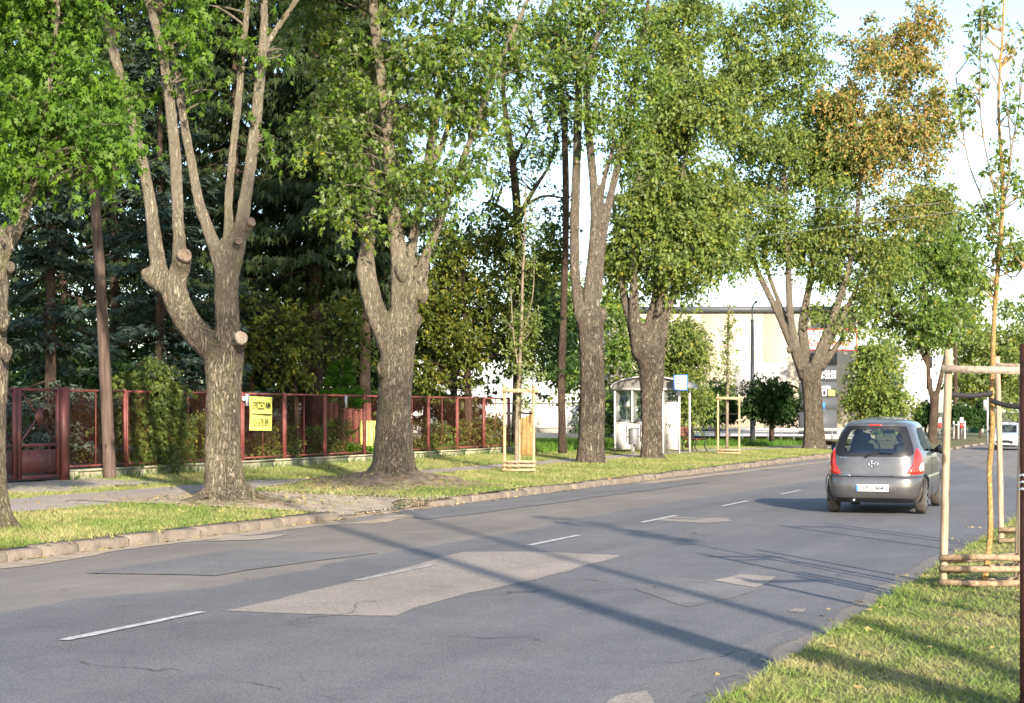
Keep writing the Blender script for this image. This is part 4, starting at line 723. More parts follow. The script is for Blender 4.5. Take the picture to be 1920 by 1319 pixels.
# trees behind the shelter and towards the shop
for (lab, ells, n, leaf, mat, trunk, sd) in [
    ('leafy green tree behind the slender maple and shelter', [EL(1080, 690, 60, 70, 76, 1.8), EL(1150, 660, 60, 80, 76, 1.8), EL(1110, 580, 70, 60, 77, 1.8), EL(1060, 590, 40, 60, 76, 1.4), EL(1010, 540, 50, 80, 78, 1.6)], 9000, .19, 'maple', [(1090, 835, 12), (1092, 740, 10), (1100, 660, 7)], 1),
    ('willowy yellow-green tree right of the bus shelter', [EL(1285, 700, 32, 60, 64, 1.0), EL(1275, 640, 32, 50, 64, .9), EL(1300, 760, 22, 45, 63.5, .7), EL(1265, 770, 18, 45, 63.5, .6), EL(1250, 690, 26, 50, 64.5, .8), EL(1300, 650, 20, 40, 64, .6)], 8000, .13, 'pale', [(1288, 840, 7), (1287, 780, 6), (1284, 700, 5)], 2),
    ('hornbeam with dense olive foliage and thin stem behind the grey car', [EL(1650, 730, 42, 45, 74, 1.2), EL(1640, 690, 45, 40, 74, 1.1), EL(1620, 750, 30, 35, 74, .9), EL(1680, 760, 28, 30, 74, .8), EL(1660, 660, 30, 35, 74.5, .9), EL(1650, 780, 40, 20, 74, .9)], 10000, .14, 'olive', [(1613, 840, 4), (1613, 780, 4), (1620, 720, 4)], 3),
    ('pale linden far down the street behind the right stake guard', [EL(1850, 680, 50, 70, 125, 3.0), EL(1830, 630, 40, 50, 125, 2.6), EL(1890, 650, 40, 70, 126, 2.8), EL(1920, 690, 40, 80, 127, 2.8), EL(1810, 710, 30, 40, 124, 2.2), EL(1860, 740, 60, 24, 125, 2.5)], 10000, .28, 'pale', [(1855, 825, 8), (1855, 760, 7), (1855, 700, 5)], 4),
    ('pale green linden at the right picture edge far behind', [EL(1950, 620, 50, 90, 140, 3.5), EL(1930, 720, 50, 60, 140, 3.0), EL(2000, 640, 60, 100, 142, 3.5)], 6000, .30, 'pale', [(1950, 822, 9), (1950, 740, 7), (1950, 680, 5)], 5),
    ('hazy green tree between the orange maple and the right saplings', [EL(1790, 470, 45, 60, 112, 2.5), EL(1770, 420, 40, 50, 112, 2.2), EL(1815, 560, 40, 60, 113, 2.3), EL(1740, 380, 40, 50, 112, 2.2)], 5500, .24, 'olive', [(1790, 825, 8), (1792, 700, 7), (1790, 560, 5)], 6),
    ('small bushy tree filling the gap left of the shop wall', [EL(1180, 760, 60, 50, 90, 1.8), EL(1120, 770, 40, 40, 90, 1.5), EL(1230, 740, 50, 60, 92, 1.6)], 4500, .18, 'dark', [(1170, 830, 7), (1170, 790, 6), (1170, 760, 4)], 7)]:
    bush('street_tree', lab, ells, int(n*1.7), leaf, mat, OVAL, seed=40 + sd, cat='tree', trunk=trunk, sub=.45, nsub=12, L=(.3, .8), droop=.5)
# clipped ball trees by the shop
for i, (px, py, rx, ry, d, tb, lab) in enumerate([(1447, 750, 64, 47, 80, 828, 'large round clipped dark tree left of the orange maple trunk'), (1345, 757, 48, 42, 82, 826, 'round clipped dark tree behind the small stake guard'), (1735, 775, 22, 22, 104, 822, 'round clipped dark tree in front of the forked far maple'), (1800, 778, 24, 22, 112, 822, 'middle round clipped dark tree seen between stake and sapling'), (1838, 778, 24, 22, 114, 822, 'round clipped dark tree left of the silver car')]):
    bush('ball_tree', lab, [EL(px, py, rx*.93, ry*.93, d, rx*d/FPX*.9), EL(px - rx*.3, py + ry*.35, rx*.55, ry*.45, d, rx*d/FPX*.6), EL(px + rx*.3, py + ry*.35, rx*.55, ry*.45, d, rx*d/FPX*.6)], 16000 if rx > 40 else 6000, .13 if rx > 40 else .17, 'dark', OVAL, seed=60 + i, cat='tree', trunk=[(px, tb, 11 if rx > 40 else 5), (px, (tb + py)/2, 9 if rx > 40 else 4), (px, py, 5 if rx > 40 else 3)], group='clipped ball-shaped trees', nsub=110, sub=.30, L=(.10, .26), droop=.4, flat=1.0)
# ------------------------------------------------------------------ saplings in stake guards
def guard(base, wid, dep, h, label, stake='stake', railz=None, logs=(0.12, 0.26, 0.40), sr=.035, strap=True, seed=0, lean=(0, 0), group='wooden tree guards', rail_t=.09, yaw=0.0):
    root = thing('tree_guard', base, label, 'tree guard', group); base = np.asarray(base, float); r = np.random.default_rng(seed + 70)
    n = np.array([math.cos(yaw), math.sin(yaw), 0]); u = np.array([-math.sin(yaw), math.cos(yaw), 0]); z = np.array([0, 0, 1.0])
    feet = [base, base + n*wid, base + n*wid*.5 + u*dep] if dep < .6 else [base, base + n*wid, base + n*(wid + .10) + u*.5]
    tops = []
    for i, f in enumerate(feet):
        tp = f + z*(h*(0.97 + .05*r.random())) + n*lean[0] + u*r.normal()*.02; P = [f - z*.15, f*.5 + tp*.5 + n*r.normal()*.006, tp]; MB().tube(smooth_line(P), sr*(0.95 + .1*r.random()), 12).build('stake', stake, root, True); tops.append(tp)
    def P_(i, zz): return feet[i] + (tops[i] - feet[i])*(zz/h)
    rz = railz or h*.93; MB().bar(P_(0, rz) - n*.07 - u*(sr + .014), P_(1, rz) + n*.10 - u*(sr + .014), .026, rail_t).build('top_rail', 'rail' if stake == 'oldstake' else stake, root)
    if False: MB().bar(P_(2, rz) - n*.05, P_(3, rz) + n*.07, .026, rail_t).build('top_rail', 'rail', root)
    for zz in logs:
        a = P_(0, zz) - n*.05 - u*(sr + .03); b_ = P_(1, zz) + n*.05 - u*(sr + .03); MB().tube([a, a*.5 + b_*.5 + z*r.normal()*.008, b_], .028, 10).build('bottom_rail', 'log' if stake == 'oldstake' else stake, root, True)
        if False: MB().tube([P_(0, zz - .03) - u*.06, P_(2, zz - .03) + u*.05], .03, 8).build('bottom_rail', 'log', root, True); MB().tube([P_(1, zz - .03) - u*.06, P_(3, zz - .03) + u*.05], .03, 8).build('bottom_rail', 'log', root, True)
        else: MB().tube([P_(1, zz - .03), P_(2, zz - .03)], .03, 8).build('bottom_rail', stake, root, True); MB().tube([P_(0, zz - .03), P_(2, zz - .03)], .03, 8).build('bottom_rail', stake, root, True)
    return root, P_, n, u
def strap(root, a, b_, w=.045):
    a, b_ = np.asarray(a, float), np.asarray(b_, float); m_ = MB(); k = 9; V = []
    for off in (0, .006):
        for i in range(k):
            f = i/(k-1); p = a + (b_ - a)*f + np.array([0, off, -.02*math.sin(f*math.pi)]); V += [p - np.array([0, 0, w/2]), p + np.array([0, 0, w/2])]
    q = 2*k; F = []
    for i in range(k-1): j = 2*i; F += [(j, j+2, j+3, j+1), (q+j, q+j+1, q+j+3, q+j+2), (j+1, j+3, q+j+3, q+j+1), (j, q+j, q+j+2, j+2)]
    m_.add(V, F); m_.build('tie_strap', 'black', root)
def sapling(base, line, d, label, bark, mat, ells, n, leaf, seed, branches=(), per=7, L=(.12, .35), tpl=OVAL, twr=.006, sub=.3, nsub=7, group='staked young trees'):
    root = thing('sapling', base, label, 'tree', group); mb = MB(); pts = []
    for i, l in enumerate([line] + list(branches)):
        P, R = limb_world(l, d, 0, 0 if i == 0 else .3*(-1)**i); pts.append(P)
        if i == 0: mb.tube(P, R, 8, True, .06, seed)
        else: MB().tube(P, R*.8, 5).build('branch', 'barkg', root, True)
    mb.build('trunk', bark, root, True); tw = MB(); cr_ = make_crown(ells, n, leaf, tpl, np.random.default_rng(seed + 1200), sub, nsub, per, L, .1, tw, np.concatenate(pts), twr); cr_.build('crown', mat, root)
    if tw.n: tw.build('branches', bark, root)['kind'] = 'stuff'
b = GR(946, 886); gd, P_, n_, u_ = guard(b, .70, .5, 2.15, 'new pale timber guard round the sapling right of the mound maple', logs=(.06, .16, .26), seed=1, sr=.036); c = b + n_*.35 + u_*.22
strap(gd, P_(0, 1.45), c + np.array([0, 0, 1.45]), .05); strap(gd, c + np.array([0, 0, 1.45]), P_(1, 1.45), .05)
k = c[1]; sapling(c, [(969, 885, 9), (969, 800, 8), (972, 740, 8), (974, 690, 7), (978, 600, 6), (980, 520, 5), (984, 440, 4), (986, 350, 3)], k, 'slim leafy sapling inside the new pale guard right of the mound maple', 'barkg', 'pale', [EL(972, 660, 22, 45, k, .3), EL(985, 600, 28, 50, k, .35), EL(975, 510, 24, 60, k, .3), EL(985, 420, 16, 60, k, .2), EL(990, 700, 22, 30, k, .3), EL(985, 765, 12, 20, k - .1, .15), EL(955, 620, 14, 40, k, .2)], 3600, .065, 71, [[(973, 700, 4), (962, 620, 3), (958, 540, 2)], [(976, 640, 4), (998, 560, 3), (1002, 480, 2)]])
b = GR(1346, 853); gd, P_, n_, u_ = guard(b, .72, .5, 2.05, 'small pale timber guard on the verge beside the bench', logs=(.06, .16), seed=2, sr=.034); c = b + n_*.36 + u_*.22
strap(gd, P_(0, 1.4), c + np.array([0, 0, 1.4]), .05); strap(gd, c + np.array([0, 0, 1.4]), P_(1, 1.4), .05); k = c[1]
sapling(c, [(1363, 850, 6), (1364, 740, 5), (1364, 680, 4), (1366, 600, 4), (1370, 555, 2)], k, 'thin columnar sapling inside the small guard beside the bench', 'barkg', 'pale', [EL(1370, 600, 9, 40, k, .2), EL(1363, 660, 12, 35, k, .25), EL(1360, 700, 22, 18, k, .3), EL(1368, 630, 9, 40, k, .2), EL(1365, 740, 8, 20, k, .15)], 1300, .075, 72)
# near guards on the right verge
b = GR(1768, 1102); k = b[1]; gd, P_, n_, u_ = guard(b, .66, .66, 2.05, 'nearest weathered stake guard on the right verge, whole left stake in view', 'oldstake', railz=1.885, logs=(.05, .17, .26), seed=3, sr=.033, lean=(.055, 0), rail_t=.062, yaw=-.03)
b1 = GR(1848, 1096); sapling(b1, [(1843, 1120, 13), (1846, 1085, 12), (1852, 1045, 11), (1857, 990, 11), (1856, 930, 10), (1855, 880, 10), (1859, 830, 11), (1861, 790, 10), (1859, 740, 10), (1861, 690, 10), (1864, 600, 9), (1870, 520, 9), (1877, 440, 8), (1880, 340, 7), (1872, 200, 5), (1880, 60, 4), (1884, -60, 3)], b1[1], 'crooked orange-barked sapling in the nearest stake guard', 'barko', 'olive',
    [EL(1870, 440, 55, 40, b1[1], .3), EL(1905, 480, 30, 40, b1[1], .25), EL(1850, 520, 22, 22, b1[1], .15), EL(1840, 390, 26, 30, b1[1], .2), EL(1835, 120, 26, 100, b1[1], .15), EL(1870, 300, 22, 60, b1[1], .15), EL(1900, 200, 22, 60, b1[1], .15), EL(1850, 30, 22, 30, b1[1], .15), EL(1905, 350, 24, 40, b1[1], .2), EL(1800, 200, 12, 60, b1[1], .1), EL(1905, 80, 16, 40, b1[1], .1)], 3000, .044, 73,
    [[(1878, 430, 5), (1860, 340, 4), (1840, 230, 3), (1838, 120, 3), (1842, 0, 2)], [(1876, 450, 5), (1845, 380, 4), (1815, 300, 3), (1800, 200, 2), (1792, 140, 2)], [(1880, 400, 5), (1895, 300, 4), (1885, 180, 3), (1860, 100, 3)], [(1872, 510, 5), (1850, 500, 4), (1830, 490, 3)], [(1874, 505, 4), (1900, 520, 3), (1920, 500, 2)], [(1895, 290, 3), (1912, 190, 2), (1920, 110, 2)]], sub=.32, nsub=8, L=(.05, .16), twr=.003)
strap(gd, P_(0, 1.67), b1 + np.array([.05, -.05, 1.66])); strap(gd, b1 + np.array([.02, -.07, 1.60]), P_(1, 1.58) - u_*.05)
b = GR(1878, 1022); gd2, P_, n_, u_ = guard(b, .66, .66, 2.10, 'second weathered stake guard on the right verge, half cut by the rusty post', 'oldstake', railz=2.0, logs=(.05, .17), seed=4, sr=.032, lean=(-.05, 0), rail_t=.06)
b = np.array([3.85, 11.6, zground(*ST(3.85, 11.6))]); guard(b, .66, .66, 2.1, 'stake guard on the right verge, out of view beside the photographer', 'oldstake', logs=(.05, .17, .28), seed=5, sr=.04)
# ------------------------------------------------------------------ fence, gate, poster
FS = -20.5; ZT = 2.10
posts = [28.0, 30.0, 31.66, 33.2, 34.7, 36.7, 38.8, 41.05, 43.1, 45.2, 47.3, 49.4, 51.5]
fz = lambda t_: float(zverge(-20.4, t_)) + 0.20
fence = thing('metal_fence', W(FS, 28, 0.3), 'rust-red metal fence with wire mesh panels on a low concrete wall', 'fence')
for a, b_ in zip(np.arange(28.15, 51.6, 1.95), np.arange(28.15, 51.6, 1.95) + 1.95):
    b_ = min(b_, 51.75); MB().boxst(FS - .12, FS + .13, a, b_ - .008, 0.0, fz(a) - .035).build('wall_block', 'concrete', fence); MB().boxst(FS - .15, FS + .17, a, b_ - .006, fz(a) - .032, fz(a)).build('coping_slab', 'concrete', fence)
def mesh_wires(mb, t0, t1, z0, z1, s, sp=.06, r_=.0009):
    Wd, H = t1 - t0, z1 - z0
    for sg in (1, -1):
        for c in np.arange(-H, Wd, sp):
            a0, a1 = max(0, c), min(Wd, c + H)
            if a1 - a0 < .02: continue
            za, zb = a0 - c, a1 - c
            if sg < 0: za, zb = H - za, H - zb
            mb.tube([W(s, t0 + a0, z0 + za), W(s, t0 + a1, z0 + zb)], r_, 3, False)
for i, t_ in enumerate(posts):
    big = t_ in (31.66, 36.7, 38.8, 41.05, 34.7); MB().boxst(FS - .03, FS + .03, t_ - .055, t_ - .005, fz(t_) - .12, ZT + .01).build('post', 'red', fence)
    MB().boxst(FS - .028, FS + .032, t_ + .012, t_ + .052, fz(t_) - .1, ZT - .01).build('post', 'red', fence)
    if i == len(posts) - 1: continue
    t0, t1 = t_ + .055, posts[i+1] - .058; z0 = fz((t0+t1)/2) + .045; z1 = ZT - .01; MB().boxst(FS - .02, FS + .02, t0, t1, z1 - .045, z1).build('top_bar', 'red', fence); MB().boxst(FS - .02, FS + .02, t0, t1, z0, z0 + .04).build('bottom_bar', 'red', fence)
    tm = (t0 + t1)/2; MB().boxst(FS - .034, FS - .022, tm - .014, tm + .014, z0 + .01, z1 - .01).build('brace', 'red', fence); mw = MB(); mesh_wires(mw, t0, t1, z0 + .04, z1 - .045, FS); mo = mw.build('wire_mesh', 'red', fence); mo['kind'] = 'stuff'
MB().boxst(FS + .026, FS + .05, 34.80, 34.95, 1.78, 2.06).build('meter_box', 'lightgrey', fence); MB().boxst(FS + .04, FS + .09, 34.62, 34.72, 1.90, 2.0).build('number_plate', 'signwhite', fence)
MB().boxst(FS + .026, FS + .05, 39.85, 39.98, 1.75, 2.06).build('meter_box', 'lightgrey', fence)
# gate
gz = float(zverge(-20.4, 26)); gate = thing('metal_gate', W(FS + .05, 26, gz), 'maroon steel double gate with mesh upper half and solid lower panels', 'gate')
MB().boxst(FS - .05, FS + .10, 27.78, 27.95, gz - .1, ZT + .03).build('gate_post', 'maroon', gate); MB().boxst(FS - .05, FS + .10, 22.6, 22.77, gz - .1, ZT + .03).build('gate_post', 'maroon', gate)
for (a, b_) in ((26.45, 27.72), (24.9, 26.40), (22.8, 24.85)):
    zb = gz + .06; fr = MB()
    for q in (a, b_ - .09): fr.boxst(FS, FS + .05, q, q + .09, zb, ZT)
    for z0, h_ in ((ZT - .06, .06), (zb + .62, .06), (zb, .07)): fr.boxst(FS + .003, FS + .047, a + .088, b_ - .088, z0, z0 + h_)
    fr.build('leaf_frame', 'maroon', gate); MB().boxst(FS + .012, FS + .03, a + .10, b_ - .10, zb + .12, zb + .56).build('solid_panel', 'maroon', gate)
    st_ = MB()
    for q in np.linspace(a + .3, b_ - .3, 3): st_.boxst(FS + .010, FS + .032, q - .012, q + .012, zb + .05, zb + .64)
    st_.build('panel_bracket', 'maroon', gate)
    z0, z1 = zb + .70, ZT - .06; br = MB()
    br.bar(W(FS + .005, a + .1, z0), W(FS + .005, b_ - .1, z1), .012, .035, (NX, NY, 0)); br.bar(W(FS + .012, a + .1, z1), W(FS + .012, b_ - .1, z0), .012, .035, (NX, NY, 0)); br.build('cross_brace', 'maroon', gate)
    tm, zm = (a + b_)/2, (z0 + z1)/2; dm = MB(); V = [W(FS + .045, tm + q*.14, zm + w_*.2) for q, w_ in ((-1, 0), (0, -1), (1, 0), (0, 1))] + [W(FS + .03, tm + q*.14, zm + w_*.2) for q, w_ in ((-1, 0), (0, -1), (1, 0), (0, 1))]
    dm.add(V, [(0, 1, 2, 3), (7, 6, 5, 4), (0, 4, 5, 1), (1, 5, 6, 2), (2, 6, 7, 3), (3, 7, 4, 0)]); dm.build('diamond_plate', 'maroon', gate); mw = MB(); mesh_wires(mw, a + .09, b_ - .09, z0, z1, FS + .022, .065); mo = mw.build('wire_mesh', 'maroon', gate); mo['kind'] = 'stuff'
# poster
pt = thing('paper_poster', W(FS + .045, 35.47, 1.63), 'yellow handwritten for-sale poster with phone number on the red fence', 'poster'); mb = MB(); K = 9; V = []
for j in range(7):
    for i in range(K):
        f, g_ = i/(K-1), j/6; V.append(W(FS + .045 + .015*math.sin(f*5 + g_*2), 34.94 + 1.07*f + .012*math.sin(g_*5), 1.21 + .80*g_ - .02*f))
F = [(j*K + i, j*K + i + 1, (j+1)*K + i + 1, (j+1)*K + i) for j in range(6) for i in range(K-1)]; mb.add(V, F); mb.build('sheet', 'yellow', pt, True)
U3 = np.array([UX, UY, 0]); Z3 = np.array([0, 0, 1.0])
text_mb('SPRZEDAM', .25, W(FS + .066, 35.48, 1.78), U3, Z3, weight=.002, sx=.70).build('lettering', 'ink', pt); text_mb('531 678 891', .26, W(FS + .066, 35.46, 1.38), U3, Z3, weight=.002, sx=.64).build('lettering', 'ink', pt); MB().bar(W(FS + .066, 35.0, 1.595), W(FS + .066, 35.95, 1.575), .006, .03).build('rule_line', 'ink', pt)
# wooden pole
b = GR(206, 898); pole = thing('wooden_pole', b, 'leaning brown wooden utility pole in front of the fence', 'pole'); mb = MB(); P = np.array([AT(206, 902, b[1]), AT(203, 830, b[1]), AT(197, 700, b[1]), AT(190, 560, b[1]), AT(181, 420, b[1]), AT(172, 300, b[1]), AT(160, 120, b[1]), AT(150, -30, b[1])]); P = smooth_line(P, 5)
rd = np.linspace(12.5, 7.5, len(P))*b[1]/FPX; rd[np.arange(len(rd)) % 7 == 3] *= 1.05; mb.tube(P, rd, 14, True, .02); mb.build('shaft', 'pole', pole, True)
# rotten stump and yellow board behind the fence
b = GR(988, 856); st_ = thing('tree_stump', b, 'split brown tree stump at the end of the red fence', 'tree stump'); mb = MB(); r = np.random.default_rng(5)
for k in range(9): a = k*.7; o_ = np.array([math.cos(a)*.18, math.sin(a)*.15, 0]); mb.tube([b + o_*1.2 - Z3*.05, b + o_ + Z3*.4, b + o_*.9 + Z3*(1.0 + .5*r.random())], [.13, .11, .05], 7)
mb.build('splintered_wood', 'barko', st_, True)
for w_, (px, d, c_, lab) in enumerate([(692, 46.5, 'signyellow', 'upright yellow board behind the fence left of the mound maple'), (652, 48.5, 'benchred', 'brown wooden shed boarding behind the thuja')]):
    x = (px - CX)*d/FPX; zz = zground(*ST(x, d)); o = thing('garden_board', (x, d, zz), lab, 'board'); hw = .25 if w_ == 0 else .55
    for q in np.arange(-hw, hw, .125 if w_ == 0 else .18): MB().box((x + q + .05, d, zz + .55 + .25*w_), (.055 + .03*w_, 0, 0), (0, .012, 0), (0, 0, .55 + .25*w_)).build('plank', c_, o)
# fallen leaves
lf = MB(); r = np.random.default_rng(21); n = 2600; t_ = 12 + 50*r.random(n)**1.4; s_ = np.where(r.random(n) < .35, -11.95 - .1*np.abs(r.normal(size=n)), -12.3 - 5*r.random(n)); n3 = 500; s_ = np.concatenate([s_, T2ST[0] + r.normal(size=n3)*.9]); t_ = np.concatenate([t_, T2ST[1] + r.normal(size=n3)*1.0 - .5]); n4 = 500; s_ = np.concatenate([s_, -13 - 3*r.random(n4)]); t_ = np.concatenate([t_, 23.3 + 4*r.random(n4)]); n5 = 420; s_ = np.concatenate([s_, -2.9 + 3.6*r.random(n5)]); t_ = np.concatenate([t_, 7 + 18*r.random(n5)]); z_ = np.where(s_ < -12.06, zverge(s_, t_) + .03, np.where(s_ > -2.24, zright(s_, t_) + .03, drop(t_) + .015)); n = len(s_)
put_leaves(lf, np.stack([s_*NX + t_*UX, s_*NY + t_*UY, z_], -1), np.stack([r.normal(size=n), r.normal(size=n), r.normal(size=n)*.15], -1), np.array([0, 0, 1.0]) + r.normal(size=(n, 3))*.25, .05 + .05*r.random(n), STAR); tag(lf.build('fallen_leaves', 'litter'), 'scattered yellow fallen leaves on the verges and in the gutter', 'leaves', kind='stuff')
pb = MB(); n = 2600; t_ = 22.8 + 5*r.random(n); s_ = -12.1 - 3.6*r.random(n)**1.3; z_ = zverge(s_, t_) + .02; TV = np.array([(-.5, -.5, 0), (.5, -.5, 0), (.5, .5, 0), (-.5, .5, 0), (0, 0, .6)], float); PZ = .010 + .028*r.random(n)**3; C_ = np.stack([s_*NX + t_*UX, s_*NY + t_*UY, z_], -1); put_leaves(pb, C_, r.normal(size=(n, 3))*np.array([1, 1, .1]), np.array([0, 0, 1.0]) + r.normal(size=(n, 3))*.3, PZ, (TV, [(0, 1, 4), (1, 2, 4), (2, 3, 4), (3, 0, 4)])); tag(pb.build('gravel', 'gravel'), 'loose pale gravel on the driveway crossing', 'gravel', kind='stuff')
# ------------------------------------------------------------------ bus stop
c0 = GR(1151, 848); s0, t0 = ST(c0[0], c0[1]); zs = c0[2]; SW, SLN = 2.35, 1.35; he, ht = 2.12, 2.50
sh = thing('bus_shelter', W(s0, t0, zs), 'white bus shelter with arched grey roof and glazed end wall', 'bus shelter')
def sx_(mb, a, b_, c, d, e_, f): return mb.boxst(s0 + a, s0 + b_, t0 + c, t0 + d, zs + e_, zs + f)
PO = [0.0, 0.62, 1.30, 1.72, SW - .06]
for q in PO: sx_(MB(), q, q + .06, 0, .06, -.05, he).build('post', 'white', sh)
for q in (0, SW - .06):
    for w_ in (SLN - .06,): sx_(MB(), q, q + .06, w_, w_ + .06, -.05, he).build('post', 'white', sh)
sx_(MB(), -.03, SW + .25, -.04, .10, he, he + .07).build('eaves_beam', 'white', sh); sx_(MB(), -.03, .10, .11, SLN, he + .003, he + .067).build('eaves_beam', 'white', sh)
for a, b_ in zip(PO[:-1], PO[1:]):
    last = a == PO[3]; gap = a == PO[2]
    if gap: continue
    z1 = .98 if not last else 1.66
    sx_(MB(), a + .062, b_ - .003, .015, .04, .10, z1).build('solid_panel', 'white', sh); sx_(MB(), a + .062, b_ - .003, .01, .05, z1 + .003, z1 + .05).build('mid_rail', 'white', sh)
    sx_(MB(), a + .062, b_ - .003, .022, .034, z1 + .055, he - .003).build('glass_pane', 'glass', sh)
for a, b_ in ((.06, SLN - .06),):
    sx_(MB(), .015, .04, a + .003, b_ - .003, .10, .98).build('solid_panel', 'white', sh); sx_(MB(), .022, .034, a + .003, b_ - .003, 1.0, he - .003).build('glass_pane', 'glass', sh)
rf = MB(); K = 18; V = []; 
for w_ in (-.12, SLN + .12):
    for th in (0, .03):
        for i in range(K + 1):
            a = math.pi*i/K; V.append(W(s0 + SW/2 + .08 - (SW/2 + .15)*math.cos(a), t0 + w_, zs + he + .07 + th + (ht - he)*math.sin(a)))
n1 = K + 1; F = []
for i in range(K): F += [(n1 + i, n1 + i + 1, 3*n1 + i + 1, 3*n1 + i), (i, 2*n1 + i, 2*n1 + i + 1, i + 1), (i, i + 1, n1 + i + 1, n1 + i), (2*n1 + i, 3*n1 + i, 3*n1 + i + 1, 2*n1 + i + 1)]
rf.add(V, F); rf.build('arched_roof', 'roofg', sh, True)
gb_ = MB(); V = [W(s0 + SW/2 + .08 - (SW/2 + .12)*math.cos(math.pi*i/K), t0 - .02, zs + he + .075 + (ht - he)*math.sin(math.pi*i/K)) for i in range(K + 1)]; gb_.add(V, [tuple(range(K + 1))]); gb_.build('gable_infill', 'roofg', sh)
rim = MB(); rim.tube([W(s0 + SW/2 + .08 - (SW/2 + .15)*math.cos(math.pi*i/K), t0 - .13, zs + he + .085 + (ht - he)*math.sin(math.pi*i/K)) for i in range(K + 1)], .025, 6); rim.build('roof_edge', 'white', sh, True)
gr_ = MB(); r = np.random.default_rng(8)
N3 = np.array([NX, NY, 0])
def scribble(pts): gr_.tube([W(s0 + a, t0 - .002, zs + z) for a, z in pts], .012, 4)
scribble([(1.84, .96), (1.90, .99), (1.86, .90)]); scribble([(1.94, .98), (1.98, .90), (2.02, .98), (1.99, .84)]); scribble([(2.06, .95), (2.12, .95), (2.09, .90), (2.14, .90)]); scribble([(2.18, .96), (2.17, .90), (2.24, .94)]); scribble([(1.88, .62), (1.93, .60), (1.87, .52), (1.93, .50)]); scribble([(1.88, .44), (1.92, .38), (1.88, .34), (1.94, .32)]); scribble([(1.62, .58), (1.66, .55), (1.62, .5)]); gr_.build('graffiti_scrawl', 'ink', sh)
# stop sign board mounted at the front of the roof
bc = AT(1276, 718, c0[1] - 1.3); sg = thing('bus_stop_sign', bc, 'white square stop sign with blue border above the shelter roof', 'sign'); hx = 27*bc[1]/FPX/2; hzz = 30*bc[1]/FPX/2
MB().box(bc, (hx, 0, 0), (0, .012, 0), (0, 0, hzz)).build('board', 'signblue', sg); MB().box(bc + np.array([0, -.016, 0]), (hx*.82, 0, 0), (0, .003, 0), (0, 0, hzz*.86)).build('face', 'signwhite', sg); MB().bar(bc + np.array([-hx*.5, -.03, -.02]), bc + np.array([hx*.5, -.03, 0]), .03, .03).build('bracket', 'grey', sg); MB().bar(bc + np.array([-hx*.3, .05, -hzz]), bc + np.array([-hx*.3, .6, -hzz - .25]), .04, .04).build('arm', 'grey', sg)
# litter bin
bb = GR(1188, 852) ; bin_ = thing('litter_bin', bb, 'grey hooped litter bin on a post in front of the shelter end wall', 'litter bin'); x, y, z = bb; kk = y/FPX
MB().tube([(x, y, z - .05), (x, y, z + .30)], .035, 10).build('post', 'grey', bin_, True)
m_ = MB(); zb, zt = z + 18*kk, z + 48*kk; m_.tube([(x, y, zb), (x, y, zb + .02), (x, y, zt - .02), (x, y, zt)], [.165, .175, .185, .18], 20); m_.build('drum', 'grey', bin_, True); MB().tube([(x - .23, y, zb + .1), (x - .23, y, zt + .10), (x - .21, y, zt + .18), (x, y, zt + .205), (x + .21, y, zt + .18), (x + .23, y, zt + .10), (x + .23, y, zb + .1)], .018, 6).build('hoop', 'black', bin_, True); MB().tube([(x, y, zt - .01), (x, y, zt + .01)], [.188, .188], 20).build('rim', 'carblack', bin_)
MB().bar((x - .23, y, (zb+zt)/2), (x + .23, y, (zb+zt)/2), .02, .03).build('pivot_bar', 'black', bin_)
# bench
bb = GR(1280, 848); s1, t1 = ST(bb[0], bb[1]); z = bb[2]; be = thing('park_bench', bb, 'wooden slatted park bench with curved iron legs right of the shelter', 'bench')
for i in range(4): MB().boxst(s1 + .02 + i*.115, s1 + .115 + i*.115, t1, t1 + 1.6, z + .44, z + .475).build('seat_slat', 'benchred', be)
for i in range(3): MB().boxst(s1 - .06 - i*.02, s1 - .03 - i*.02, t1, t1 + 1.6, z + .56 + i*.11, z + .66 + i*.11).build('back_slat', 'benchred', be)
for q in (.15, 1.45):
    for P in ([(-.02, 0), (-.06, .2), (.02, .42), (.24, .43)], [(.52, 0), (.40, .2), (.46, .42), (.24, .43)], [(.0, .42), (-.05, .6), (-.10, .9)]): MB().tube(smooth_line([W(s1 + a, t1 + q, z + h_) for a, h_ in P]), .022, 7).build('leg', 'black', be, True)
# ------------------------------------------------------------------ shop, signs, lamps behind
def fbox(name, px0, px1, py0, py1, d, dep, mat, root=None, label=None, cat=None):
    a, b_ = AT(px0, py1, d), AT(px1, py0, d); mb = MB(); mb.box(((a[0]+b_[0])/2, d + dep/2, (a[2]+b_[2])/2), ((b_[0]-a[0])/2, 0, 0), (0, dep/2, 0), (0, 0, (b_[2]-a[2])/2)); o = mb.build(name, mat, root); return tag(o, label, cat)
D = 112.0; x0 = AT(1180, 800, D)[0]; shop = thing('shop_building', (x0, D, -.5), 'long cream shop wall with dark flat roof edge behind the verge', 'building')
xs = [1150, 1316, 1432, 1548, 1606]
for a, b_ in zip(xs[:-1], xs[1:]): fbox('wall_panel', a, b_ - .5, 586, 840, D, 12, 'cream', shop)
fbox('roof_edge', 1148, 1608, 575, 585.7, D - .25, 12.5, 'slate', shop); fbox('grey_wall_area', 1376, 1475, 680, 742, D - .06, .05, 'greywall', shop); fbox('plinth', 1150, 1606, 806, 840, D - .08, .07, 'greywall', shop); fbox('seam_trim', 1312, 1319, 560, 575, D, .2, 'greywall', shop)  # includes a thin grey rectangle set just in front of the cream wall
